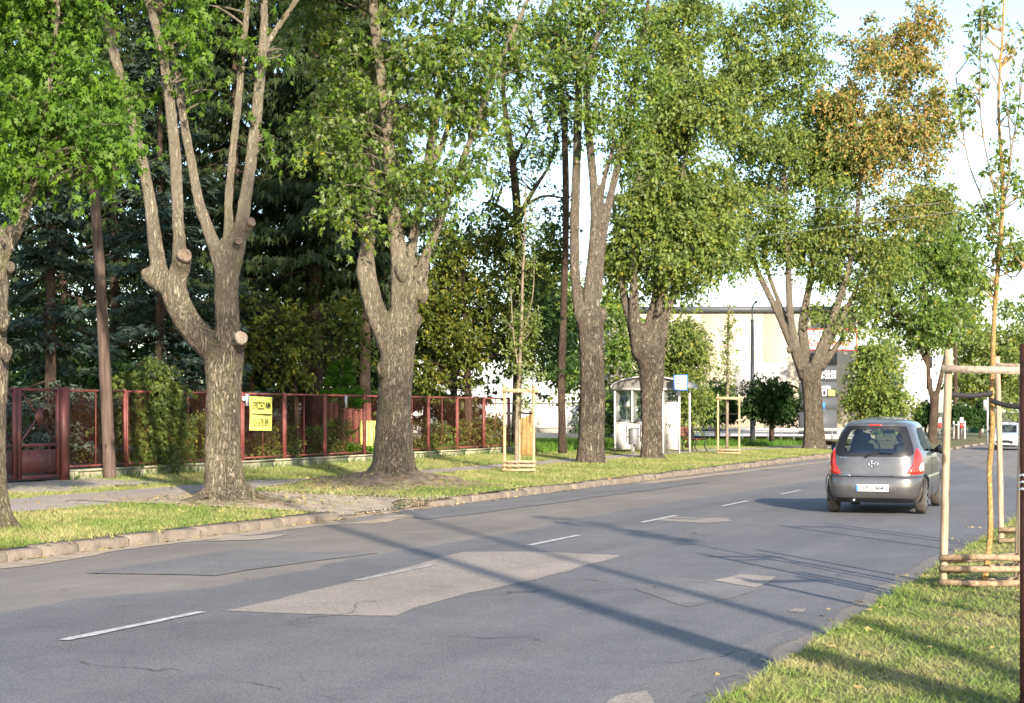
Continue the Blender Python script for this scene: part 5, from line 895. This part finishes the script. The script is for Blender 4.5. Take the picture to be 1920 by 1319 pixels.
fbox('loading_door', 1130, 1149, 765, 790, D + 3, .1, 'window', shop); fbox('low_wing', 1000, 1149.5, 690, 840, D + 3.2, 8, 'white', shop); fbox('wing_wall', 1606.5, 1640, 655, 840, D + 2, 8, 'cream', shop); fbox('wing_roof', 1606.5, 1660, 648, 654.8, D + 1.8, 8, 'slate', shop)
D = 100.0; tot = thing('sign_tower', AT(1548, 815, D), 'tall slate-grey sign tower with opening hours behind the orange maple', 'sign')
for y0, y1 in ((662, 686), (687, 716), (717, 746), (747, 769), (770, 815)): fbox('sign_panel', 1500, 1569.5, y0, y1 - .6, D, .5, 'slate', tot)
EX = np.array([1.0, 0, 0])
for tx, x_, y_, sz in (('06-22.00', 1551, 699, 7.5), ('06-22.00', 1551, 707, 7.5), ('wieże', 1548, 726, 6.0)): text_mb(tx, sz*D/FPX*1.25, AT(x_, y_, D - .02), EX, Z3, weight=.006).build('lettering', 'signwhite', tot)
fbox('symbol_tile', 1540, 1550, 731, 743, D - .03, .02, 'signwhite', tot); fbox('symbol_mark', 1543.5, 1548, 733, 741, D - .045, .01, 'black', tot); fbox('symbol_tile', 1553, 1565.5, 731, 743, D - .03, .02, 'signyellow', tot); fbox('symbol_mark', 1542, 1547, 755, 767, D - .03, .02, 'signblue', tot)
D = 98.0; rs = thing('roof_sign', AT(1560, 658, D), 'white name board with red border and red letters above the sign tower', 'sign'); fbox('board', 1500, 1607, 617, 658, D, .2, 'signred', rs); fbox('face', 1502, 1604.6, 619.5, 655.8, D - .02, .015, 'signwhite', rs); text_mb('Kaufland', 24*D/FPX, AT(1552, 642, D - .03), EX, Z3, weight=.005).build('lettering', 'signred', rs)
for q in (1510, 1600): fbox('support_leg', q, q + 3, 658.2, 815, D + .6, .15, 'grey', rs)
D = 86.0; a = GR(1411, 826); lp = thing('street_lamp', (AT(1411, 800, D)[0], D, -.3), 'slim tapered street lamp rising in front of the shop wall', 'lamp post'); P = [AT(1411, 832, D), AT(1411, 720, D), AT(1410.5, 601, D)]; MB().tube(P, [.13, .11, .075], 10).build('pole', 'grey', lp, True); MB().tube([AT(1410.5, 603, D), AT(1410.3, 600, D)], [.10, .10], 10).build('collar', 'grey', lp); MB().tube(smooth_line([AT(1410.5, 601, D), AT(1410.5, 582, D), AT(1412, 573, D), AT(1417, 568, D)]), .04, 7).build('arm', 'grey', lp, True); MB().tube([AT(1415, 569, D), AT(1418, 566, D), AT(1420, 565, D)], [.03, .09, .05], 8).build('lamp_head', 'grey', lp, True)
gl_ = thing('guard_rail', AT(1430, 812, 92), 'low grey guard rail along the shop car park', 'guard rail')
fbox('beam', 1290, 1640, 803, 809, 92, .06, 'lightgrey', gl_)
for q in range(1295, 1640, 24): fbox('post', q, q + 2.5, 809.2, 826, 92, .06, 'grey', gl_)
fbox('car_park_sheet', 1288, 1640, 818, 819, 93, 20, 'greywall', None, 'grey car park surface in front of the shop wall', 'car park')['kind'] = 'structure'
wb = thing('white_wall', AT(700, 800, 92), 'long bright white wall seen through the fence and past its end', 'wall')
for a in range(560, 1120, 56): fbox('wall_panel', a, a + 55.2, 757, 812, 92, .3, 'white', wb)
fbox('coping', 558, 1122, 754, 756.7, 91.9, .5, 'lightgrey', wb); fbox('dark_band', 558, 1122, 798, 803, 91.93, .05, 'greywall', wb)
wb = thing('white_building', AT(1710, 800, 150), 'pale office block behind the far forked maple', 'building'); fbox('wall', 1690, 1760, 640, 812, 150, 10, 'white', wb); fbox('window', 1738, 1748, 668, 690, 149.9, .05, 'window', wb); fbox('window', 1738, 1748, 710, 730, 149.9, .05, 'window', wb)
pa = MB()
# far small street things
gk = thing('green_kiosk', AT(1838, 800, 135), 'small green kiosk far down the street', 'kiosk'); fbox('wall', 1828, 1846, 786, 812, 135, 2, 'green', gk); fbox('roof', 1826, 1848, 783.5, 785.8, 134.8, 2.4, 'lightgrey', gk); fbox('door', 1840, 1844.5, 790, 812, 134.93, .05, 'white', gk)
hp = thing('notice_post', AT(1852, 828, 100), 'grey metal post with small notice plate at the far road edge', 'sign post'); fbox('post', 1850.5, 1853.5, 745, 832, 100, .08, 'lightgrey', hp); fbox('plate', 1844, 1852, 750, 770, 99.93, .03, 'lightgrey', hp)
rl = thing('railing', AT(1740, 812, 105), 'white railing posts beyond the grey car', 'railing')
for q in (1725, 1734, 1787, 1796, 1808): fbox('post', q, q + 2.5, 790, 824, 105, .08, 'white', rl)
fbox('rail', 1725, 1736.5, 796, 798, 104.9, .05, 'white', rl); fbox('rail', 1787, 1810.5, 796, 798, 104.9, .05, 'white', rl)
for i, q in enumerate((1762, 1803)):
    w_ = thing('banner', AT(q, 800, 104), ('red and white banner left of the tall stake', 'small red barrier panel right of the tall stake')[i], 'banner'); fbox('cloth', q - 3, q + 3, 783, 797, 104, .04, 'signwhite', w_); fbox('stripe', q - 3, q + 3, 793, 803, 103.95, .03, 'signred', w_); fbox('foot', q - 1, q + 1, 797, 822, 104.05, .04, 'grey', w_)
# overhead wires
for k, (a, b_) in enumerate((((1180, 360), (1760, 382)), ((1180, 470), (1860, 388)))):
    d = 60.0; P0, P1 = AT(*a, d), AT(*b_, d - 4); Q = [P0 + (P1 - P0)*f - Z3*.5*4*f*(1 - f)*(.6 if k == 0 else .1) for f in np.linspace(0, 1, 25)]; o = MB().tube(Q, .011, 5, False).build('overhead_wire', 'grey'); tag(o, ('upper thin overhead wire crossing the orange maple', 'lower thin overhead wire sloping across the orange maple')[k], 'wire')
# rusty post at the right edge
d = 8.6; b = AT(1918.5, 800, d); zz = zground(*ST(b[0], d)); rp = thing('rusty_post', (b[0], d, zz), 'rusty brown steel post cutting the right picture edge', 'post'); MB().tube([(b[0], d, zz - .2), (b[0], d, 1.0), (b[0], d, AT(0, 645, d)[2])], .017, 12).build('shaft', 'rust', rp, True)
tq = MB(); r = np.random.default_rng(3)
for i in range(3): zq = AT(0, 893 + 13*i, d)[2]; tq.tube([(b[0] - .024, d - .005, zq), (b[0] - .01, d - .026, zq + .008), (b[0] + .015, d - .02, zq - .01)], .006, 5)
tq.build('torn_tape', 'signwhite', rp)
# ------------------------------------------------------------------ cars
def car(name, label, cat, loc, heading, paint, sc_=(1, 1, 1), front=False, pl='EP 21484'):
    root = thing(name, loc, label, cat, None, heading)      # local +x = forward, +y = left, z up; origin under the rear bumper
    SX, SY, SZ = sc_
    zk = np.array([.18, .25, .32, .42, .52, .585, .60, .64, .80, .92, 1.0, 1.2, 1.36, 1.42, 1.455, 1.485, 1.508, 1.522, 1.53])
    Wk = np.array([.70, .745, .77, .788, .792, .79, .783, .782, .776, .762, .735, .665, .602, .574, .540, .47, .36, .22, .02])
    Rk = np.array([.13, .06, .02, .0, .005, .025, .07, .085, .10, .125, .155, .25, .325, .335, .37, .50, .75, 1.0, 1.27])
    Fk = np.array([3.38, 3.47, 3.53, 3.55, 3.55, 3.53, 3.52, 3.50, 3.36, 3.05, 2.66, 2.27, 1.97, 1.84, 1.74, 1.64, 1.52, 1.42, 1.30])
    xm = 1.6
    def ring(z, ph):
        w, rr, ff = np.interp(z, zk, Wk), np.interp(z, zk, Rk), np.interp(z, zk, Fk); n = np.interp(z, [.2, .9, 1.3, 1.5], [5.5, 5.2, 4.6, 3.2]); c, s = np.cos(ph), np.sin(ph)
        cx = np.sign(c)*np.abs(c)**(2/n); sy = np.sign(s)*np.abs(s)**(2/n); hl = np.where(c > 0, xm - rr, ff - xm)
        return np.stack([xm - cx*hl, w*sy, np.broadcast_to(z, np.shape(ph))], -1)
    PH = np.concatenate([[0], np.cumsum(np.ones(400))])/400*math.pi; cache = {}
    def arc(z):
        kz = round(float(z), 4)
        if kz not in cache:
            P = ring(kz, PH); cache[kz] = (np.concatenate([[0], np.cumsum(np.linalg.norm(np.diff(P, axis=0), axis=1))]), P)
        return cache[kz]
    def surf(a, z, off=0.0, fr=False):     # a: metres round the outline from the rear (or front) centre, + is left
        L, P = arc(z); aa = abs(a); q = aa if not fr else L[-1] - aa; p = np.array([np.interp(q, L, P[:, i]) for i in range(3)]); e1 = np.array([np.interp(q + .01, L, P[:, i]) for i in range(3)]); e0 = np.array([np.interp(max(0, q - .01), L, P[:, i]) for i in range(3)])
        L2, P2 = arc(z + .012); pu = np.array([np.interp(q, L2, P2[:, i]) for i in range(3)]); n_ = np.cross(pu - p, e1 - e0) 
        ln = np.linalg.norm(n_); n_ = n_/ln if ln > 1e-9 else np.array([-1, 0, 0])
        if np.dot(n_, p - np.array([xm, 0, .8])) < 0: n_ = -n_
        p = p + n_*off
        if a < 0: p = p*np.array([1, -1, 1])
        return p*np.array([SX, SY, SZ])
    zs_ = np.unique(np.concatenate([np.linspace(.18, .585, 14), [.60, .615, .64], np.linspace(.66, 1.42, 26), [1.44, 1.455, 1.47, 1.485, 1.497, 1.508, 1.516, 1.522, 1.527, 1.53]]))
    # equal-arc stations round the ring
    K = 120; half = []
    V = []
    for z in zs_:
        L, P = arc(z); q = np.linspace(0, L[-1], K + 1); h_ = np.stack([np.interp(q, L, P[:, i]) for i in range(3)], -1); half.append((q, h_)); V.append(np.vstack([h_, (h_[1:-1]*np.array([1, -1, 1]))[::-1]]))
    m = 2*K; V = np.array(V); C = lambda i, j: (V[i, j] + V[i, (j+1) % m] + V[i+1, j] + V[i+1, (j+1) % m])/4
    wheels = [(.60, .30), (2.98, .30)]; faces = []
    def inpoly(x, y, P):
        ins = False; j = len(P) - 1
        for i in range(len(P)):
            if (P[i][1] > y) != (P[j][1] > y) and x < (P[j][0] - P[i][0])*(y - P[i][1])/(P[j][1] - P[i][1]) + P[i][0]: ins = not ins
            j = i
        return ins
    REAR = [(0, .965), (.30, .965), (.46, .975), (.52, 1.02), (.50, 1.15), (.46, 1.27), (.42, 1.345), (.30, 1.368), (0, 1.375)]      # half of the opening, (a, z)
    WIND = [(0, 1.0), (.52, 1.0), (.50, 1.1), (.46, 1.3), (.42, 1.40), (0, 1.41)]
    SIDE = [[(.66, 1.02), (.80, 1.0), (1.44, .975), (1.44, 1.36), (1.0, 1.365), (.78, 1.33), (.68, 1.2)], [(1.53, .97), (2.42, .955), (2.38, .99), (2.02, 1.28), (1.90, 1.355), (1.53, 1.362)]]   # (x, z)
    for i in range(len(zs_) - 1):
        for j in range(m):
            c = C(i, j); x, y, z = c
            if abs(y) > .55 and any((x - wx)**2 + (z - wz)**2 < .325**2 for wx, wz in wheels): continue
            ar = half[i][0][min(j, m - j)]; La = half[i][0][-1]
            if x < 1.0 and inpoly(ar, z, [(-1, .965)] + REAR[1:] + [(-1, 1.375)]) : continue
            if x > 1.6 and inpoly(La - ar, z, [(-1, 1.0)] + WIND[1:] + [(-1, 1.41)]): continue
            if abs(y) > .35 and any(inpoly(x, z, S_) for S_ in SIDE): continue
            faces.append((i*m + j, i*m + (j+1) % m, (i+1)*m + (j+1) % m, (i+1)*m + j))
    bd = MB(); bd.add(V.reshape(-1, 3)*np.array([SX, SY, SZ]), [f[::-1] for f in faces]); top = len(zs_) - 1; body = bd.build('body', paint, root, True, True)
    so_ = body.modifiers.new('solid', 'SOLIDIFY'); so_.thickness = .02; so_.offset = -1 
    def patch_(nm, outline, mat, off, fr=False, parent=root, rings=6, smooth=True):
        O = np.array(outline, float); d = []
        for p, q in zip(O, np.roll(O, -1, 0)):
            k = max(1, int(np.linalg.norm(q - p)/.05)); d += [p + (q - p)*i/k for i in range(k)]
        O = np.array(d); c = O.mean(0); mb = MB(); n_ = len(O); V_ = []
        for rr in range(rings + 1): f = 1 - rr/rings*.999; V_ += [surf(*(c + (o - c)*f), off if rr else off*.2, fr) for o in O]
        F = [(rr*n_ + i, rr*n_ + (i+1) % n_, (rr+1)*n_ + (i+1) % n_, (rr+1)*n_ + i) for rr in range(rings) for i in range(n_)]
        mb.add(V_, F); return mb.build(nm, mat, parent, smooth, True)
    def ringp(nm, outer, inner, mat, off, fr=False):
        def dn(O):
            O = np.array(O, float); d = []
            for p, q in zip(O, np.roll(O, -1, 0)): d += [p + (q - p)*i/8 for i in range(8)]
            return d
        A, B = dn(outer), dn(inner); n_ = len(A); V_ = [surf(*a, off*.3, fr) for a in A] + [surf(*((a + b_)/2), off, fr) for a, b_ in zip(np.array(A), np.array(B))] + [surf(*b_, off, fr) for b_ in B]; mb = MB(); mb.add(V_, [(k*n_ + i, k*n_ + (i+1) % n_, (k+1)*n_ + (i+1) % n_, (k+1)*n_ + i) for k in range(2) for i in range(n_)]); return mb.build(nm, mat, root, True, True)
    mir = lambda O: [(-a, z) for a, z in O]
    def full(H): return H + [(-a, z) for a, z in H[::-1] if a > 0]
    def spatch(nm, P, mat, y_off, sgn):       # side patch from (x, z)
        def a_of(x, z): L, Q = arc(z); k = np.argmin(np.abs(Q[:, 0] - x) + (Q[:, 1] < .3)*9); return float(np.interp(x, Q[max(0, k-8):k+9, 0], L[max(0, k-8):k+9]))
        return patch_(nm, [(sgn*a_of(x, z), z) for x, z in P], mat, y_off)
    # glazing
    patch_('rear_window', full([(0, .95), (.34, .95), (.49, .965), (.545, 1.01), (.525, 1.15), (.48, 1.28), (.43, 1.36), (.30, 1.385), (0, 1.39)]), 'carglass', .004)
    ringp('rear_window_surround', full([(0, .915), (.36, .915), (.56, .92), (.66, .965), (.63, 1.12), (.575, 1.28), (.53, 1.395), (.32, 1.405), (0, 1.408)]), full([(0, .968), (.30, .968), (.44, .985), (.47, 1.04), (.455, 1.14), (.42, 1.25), (.375, 1.325), (.28, 1.35), (0, 1.357)]), 'carblack', .007)
    patch_('windscreen', full([(0, .99), (.3, .99), (.54, .99), (.52, 1.1), (.48, 1.3), (.44, 1.41), (.3, 1.42), (0, 1.42)]), 'carglass', .003, True)
    for sg_ in (1, -1):
        for S_ in SIDE: spatch('side_window', [(x_*1.0, z_) for x_, z_ in S_], 'carglass', .004, sg_)
        spatch('pillar_trim', [(1.42, .975), (1.55, .97), (1.55, 1.365), (1.42, 1.365)], 'carblack', .006, sg_)
    # lamps
    for sg_ in (1, -1):
        f_ = (lambda O: O) if sg_ > 0 else mir
        lamp = patch_('tail_light', f_([(.515, .650), (.66, .630), (.92, .655), (.97, .72), (.95, .84), (.88, .99), (.80, 1.045), (.71, 1.035), (.665, .95), (.63, .80)]), 'lampred', .022)
        patch_('clear_lens', f_([(.76, .672), (.915, .68), (.935, .75), (.90, .83), (.80, .82), (.74, .74)]), 'lampwhite', .028, False, lamp)
        hl = patch_('headlight', f_([(.44, .62), (.80, .66), (1.02, .78), (.98, .84), (.70, .80), (.46, .70)]), 'lampwhite', .012, True)
    patch_('brake_light', full([(0, 1.408), (.10, 1.408), (.10, 1.425)]), 'lampred', .012)
    # bumper crease, plate recess, plate, badge, handle, wiper
    patch_('bumper_recess', full([(0, .335), (.34, .335), (.40, .36), (.31, .475), (0, .485)]), 'carpaint' if paint == 'carpaint' else paint, .006)
    plt = patch_('number_plate', full([(0, .365), (.26, .365), (.26, .475), (0, .475)]), 'signwhite', .017); patch_('plate_band', [(.225, .368), (.258, .368), (.258, .472), (.225, .472)], 'signblue', .020, False, plt)
    if not front:
        q = surf(0, .42, .022); tm = text_mb(pl, .085, (0, 0, 0), (0, -1, 0), (0, 0, 1), weight=.0015); Vt = np.concatenate(tm.v); V2 = np.array([surf(v[1], .42 + v[2], .0215) for v in Vt + np.array([0, -.015, 0])]); tm.v = [V2]; tm.build('lettering', 'black', plt, False, True)
    patch_('bumper_skirt', full([(0, .19), (.40, .19), (.72, .20), (.70, .255), (.40, .265), (0, .265)]), 'carblack', .006)
    bz = .80; K_ = 24; em = MB(); em.tube([surf(.055*math.cos(i*2*math.pi/K_)*1.25, bz + .043*math.sin(i*2*math.pi/K_), .014) for i in range(K_ + 1)], .010, 6, False); em.build('emblem', 'chrome', root, True, True)
    em = MB(); em.tube([surf(.035, bz - .03, .016), surf(.022, bz, .018), surf(.03, bz + .03, .016)], .008, 6); em.tube([surf(-.035, bz + .03, .016), surf(-.022, bz, .018), surf(-.03, bz - .03, .016)], .008, 6); em.tube([surf(.024, bz - .005, .017), surf(-.024, bz + .006, .017)], .007, 6); em.build('emblem', 'chrome', root, True, True)
    wp = MB(); wp.tube([surf(.13, .90, .02), surf(.06, .945, .03), surf(.0, .965, .032), surf(-.30, .955, .028)], [.016, .014, .012, .008], 6); wp.build('wiper', 'carblack', root, True, True)
    patch_('badge', [(.50, .618), (.36, .618), (.40, .636), (.47, .634)], 'chrome', .008); patch_('badge', [(.56, .895), (.43, .895), (.43, .91), (.56, .91)], 'chrome', .006)
    for z_ in (.588,): cr2 = MB(); cr2.tube([surf(a, z_ + .006, .004) for a in np.linspace(-1.15, 1.15, 50)], .006, 5); cr2.build('bumper_seam', 'carblack', root, True, True)
    cr2 = MB(); cr2.tube([surf(a, z_, .003) for a, z_ in [(.62, .64), (.58, .615), (.3, .608), (0, .607), (-.3, .608), (-.58, .615), (-.62, .64)]], .005, 5); cr2.build('tailgate_seam', 'carblack', root, True, True)
    if front:
        patch_('grille', full([(0, .36), (.36, .36), (.46, .44), (.40, .52), (.2, .55), (0, .555)]), 'carblack', .010, True); patch_('front_plate', full([(0, .30), (.26, .30), (.26, .40), (0, .40)]), 'signwhite', .02, True)
        patch_('lower_intake', full([(0, .20), (.60, .20), (.62, .27), (0, .27)]), 'carblack', .008, True)
    # mirrors, handles, underbody, cabin
    for sg_ in (1, -1):
        y_ = .80*sg_*SY; mi = MB(); P = [(2.16, y_*.90, .965), (2.14, y_*.98, .99), (2.12, y_*1.06, 1.005), (2.12, y_*1.16, 1.005), (2.13, y_*1.22, .99)]; mi.tube(smooth_line(np.array(P)*np.array([SX, 1, SZ])), np.interp(np.linspace(0, 1, 17), [0, .25, .5, .85, 1], [.025, .045, .082, .08, .03]), 10); mi.build('mirror', 'carblack', root, True, True)
        mg = MB(); mg.box(np.array([2.03*SX, y_*1.11, 1.005*SZ]), (.004, 0, 0), (0, .066, 0), (0, 0, .05)); mg.build('mirror_glass', 'window', root, False, True)
        hd = MB(); hd.tube([(1.62*SX, y_*.97, .86*SZ), (1.70*SX, y_*1.0, .862*SZ), (1.80*SX, y_*.97, .86*SZ)], .014, 6); hd.build('door_handle', paint, root, True, True)
        sm = MB(); sm.tube(smooth_line([(1.48*SX, sg_*(.766 + .03*(z_ < .9))*SY*f, z_*SZ) for z_, f in ((.22, .965), (.4, .985), (.6, .983), (.8, .975), (.96, .985))]), .004, 5); sm.build('door_seam', 'carblack', root, True, True)
        for wx, wz in wheels:
            w_ = MB(); pr = [(.10, .60), (.18, .62), (.235, .625), (.275, .63), (.288, .65), (.288, .76), (.275, .785), (.20, .79)]; n_ = 32; V_ = []
            for rr, yy in pr: V_ += [((wx)*SX + rr*math.cos(a), sg_*(yy - .01)*SY, .288 + rr*math.sin(a)) for a in np.arange(n_)*2*math.pi/n_]
            w_.add(V_, [(k*n_ + i, k*n_ + (i+1) % n_, (k+1)*n_ + (i+1) % n_, (k+1)*n_ + i) for k in range(len(pr) - 1) for i in range(n_)]); wh = w_.build('wheel', 'tyre', root, True, True)
            rm = MB(); V_ = [((wx)*SX, sg_*.765*SY, .288)]
            for k in range(20): a = k*2*math.pi/20; rr = .20 if (k % 4) < 2 else .19; V_.append((wx*SX + rr*math.cos(a), sg_*(.785 if k % 2 else .765)*SY, .288 + rr*math.sin(a)))
            rm.add(V_, [(0, k + 1, (k + 1) % 20 + 1) for k in range(20)]); rm.build('rim', 'rim', wh, False, True)
            wa = MB(); wa.tube([(wx*SX + .327*math.cos(a), sg_*np.interp(.30 + .327*math.sin(a), zk, Wk)*SY*.995, .30 + .327*math.sin(a)) for a in np.linspace(-.32, math.pi + .32, 26)], .007, 6); wa.build('wheel_arch', 'carblack', root, True, True)
    ub = MB(); ub.box((1.75*SX, 0, .30), (1.58*SX, 0, 0), (0, .58*SY, 0), (0, 0, .09)); ub.box((1.75*SX, 0, .50), (1.60*SX, 0, 0), (0, .60*SY, 0), (0, 0, .12)); ub.build('underbody', 'carblack', root, False, True)
    ex = MB(); ex.tube([(.7, .30*SY, .24), (.12, .30*SY, .225), (.02, .30*SY, .22)], .026, 10); ex.build('exhaust', 'chrome', root, True, True)
    fl = MB(); fl.box((1.6*SX, 0, .66), (1.15*SX, 0, 0), (0, .66*SY, 0), (0, 0, .04)); fl.box((2.45*SX, 0, .86), (.18, 0, 0), (0, .66*SY, 0), (0, 0, .10)); fl.box((.50*SX, 0, .84), (.14, 0, 0), (0, .56*SY, 0), (0, 0, .09)); fl.build('cabin_floor', 'seat', root, False, True)
    rb = MB(); rb.tube(smooth_line([(.74, -.52*SY, .84), (.72, -.3*SY, .86), (.72, .3*SY, .86), (.74, .52*SY, .84)]), .10, 10); rb.build('rear_seat', 'seat', root, True, True)
    for px_, w2 in ((1.45, .22),):
        for yy in ((-.34, .34) if px_ > 1 else (-.33, .33)):
            st2 = MB(); st2.tube(smooth_line([(px_ + .10, yy*SY, .66), (px_ + .02, yy*SY, .85), (px_ - .06, yy*SY, 1.06)]), np.linspace(.22, .18, 9), 12); st2.build('seat', 'seat', root, True, True); hr = MB(); hr.tube(smooth_line([(px_ - .08, yy*SY - .13, 1.19), (px_ - .08, yy*SY - .06, 1.20), (px_ - .08, yy*SY + .06, 1.20), (px_ - .08, yy*SY + .13, 1.19)]), np.interp(np.linspace(0, 1, 13), [0, .2, .8, 1], [.03, .085, .085, .03]), 10); hr.build('headrest', 'seat', root, True, True)
    sw = MB(); sw.tube([(2.12*SX + .05*math.sin(a), .34*SY + .18*math.cos(a), 1.0 + .17*math.sin(a)) for a in np.linspace(0, 2*math.pi, 20)], .016, 6, False); sw.build('steering_wheel', 'carblack', root, True, True); im = MB(); im.box((2.02*SX, 0, 1.30*SZ), (.01, 0, 0), (0, .10, 0), (0, 0, .028)); im.build('interior_mirror', 'carblack', root, False, True)
    return root
pr_ = GR(1717, 966); pl_ = GR(1556, 956)
ct = 27.35; cs = -4.66; hd_ = math.atan2(UY, UX) + math.radians(2.0); cw = W(cs, ct, 0.0)
car('parked_car' if False else 'hatchback_car', 'dark grey hatchback driving away, seen from behind on the road', 'car', (cw[0], cw[1], .012), hd_, 'carpaint')
wc = W(-9.2, 99.5, float(drop(98))); car('hatchback_car', 'silver oncoming car far off at the right edge behind the saplings', 'car', (wc[0], wc[1], wc[2] + .01), math.atan2(UY, UX) + math.pi, 'silver', (1.1, 1.06, .97), True)
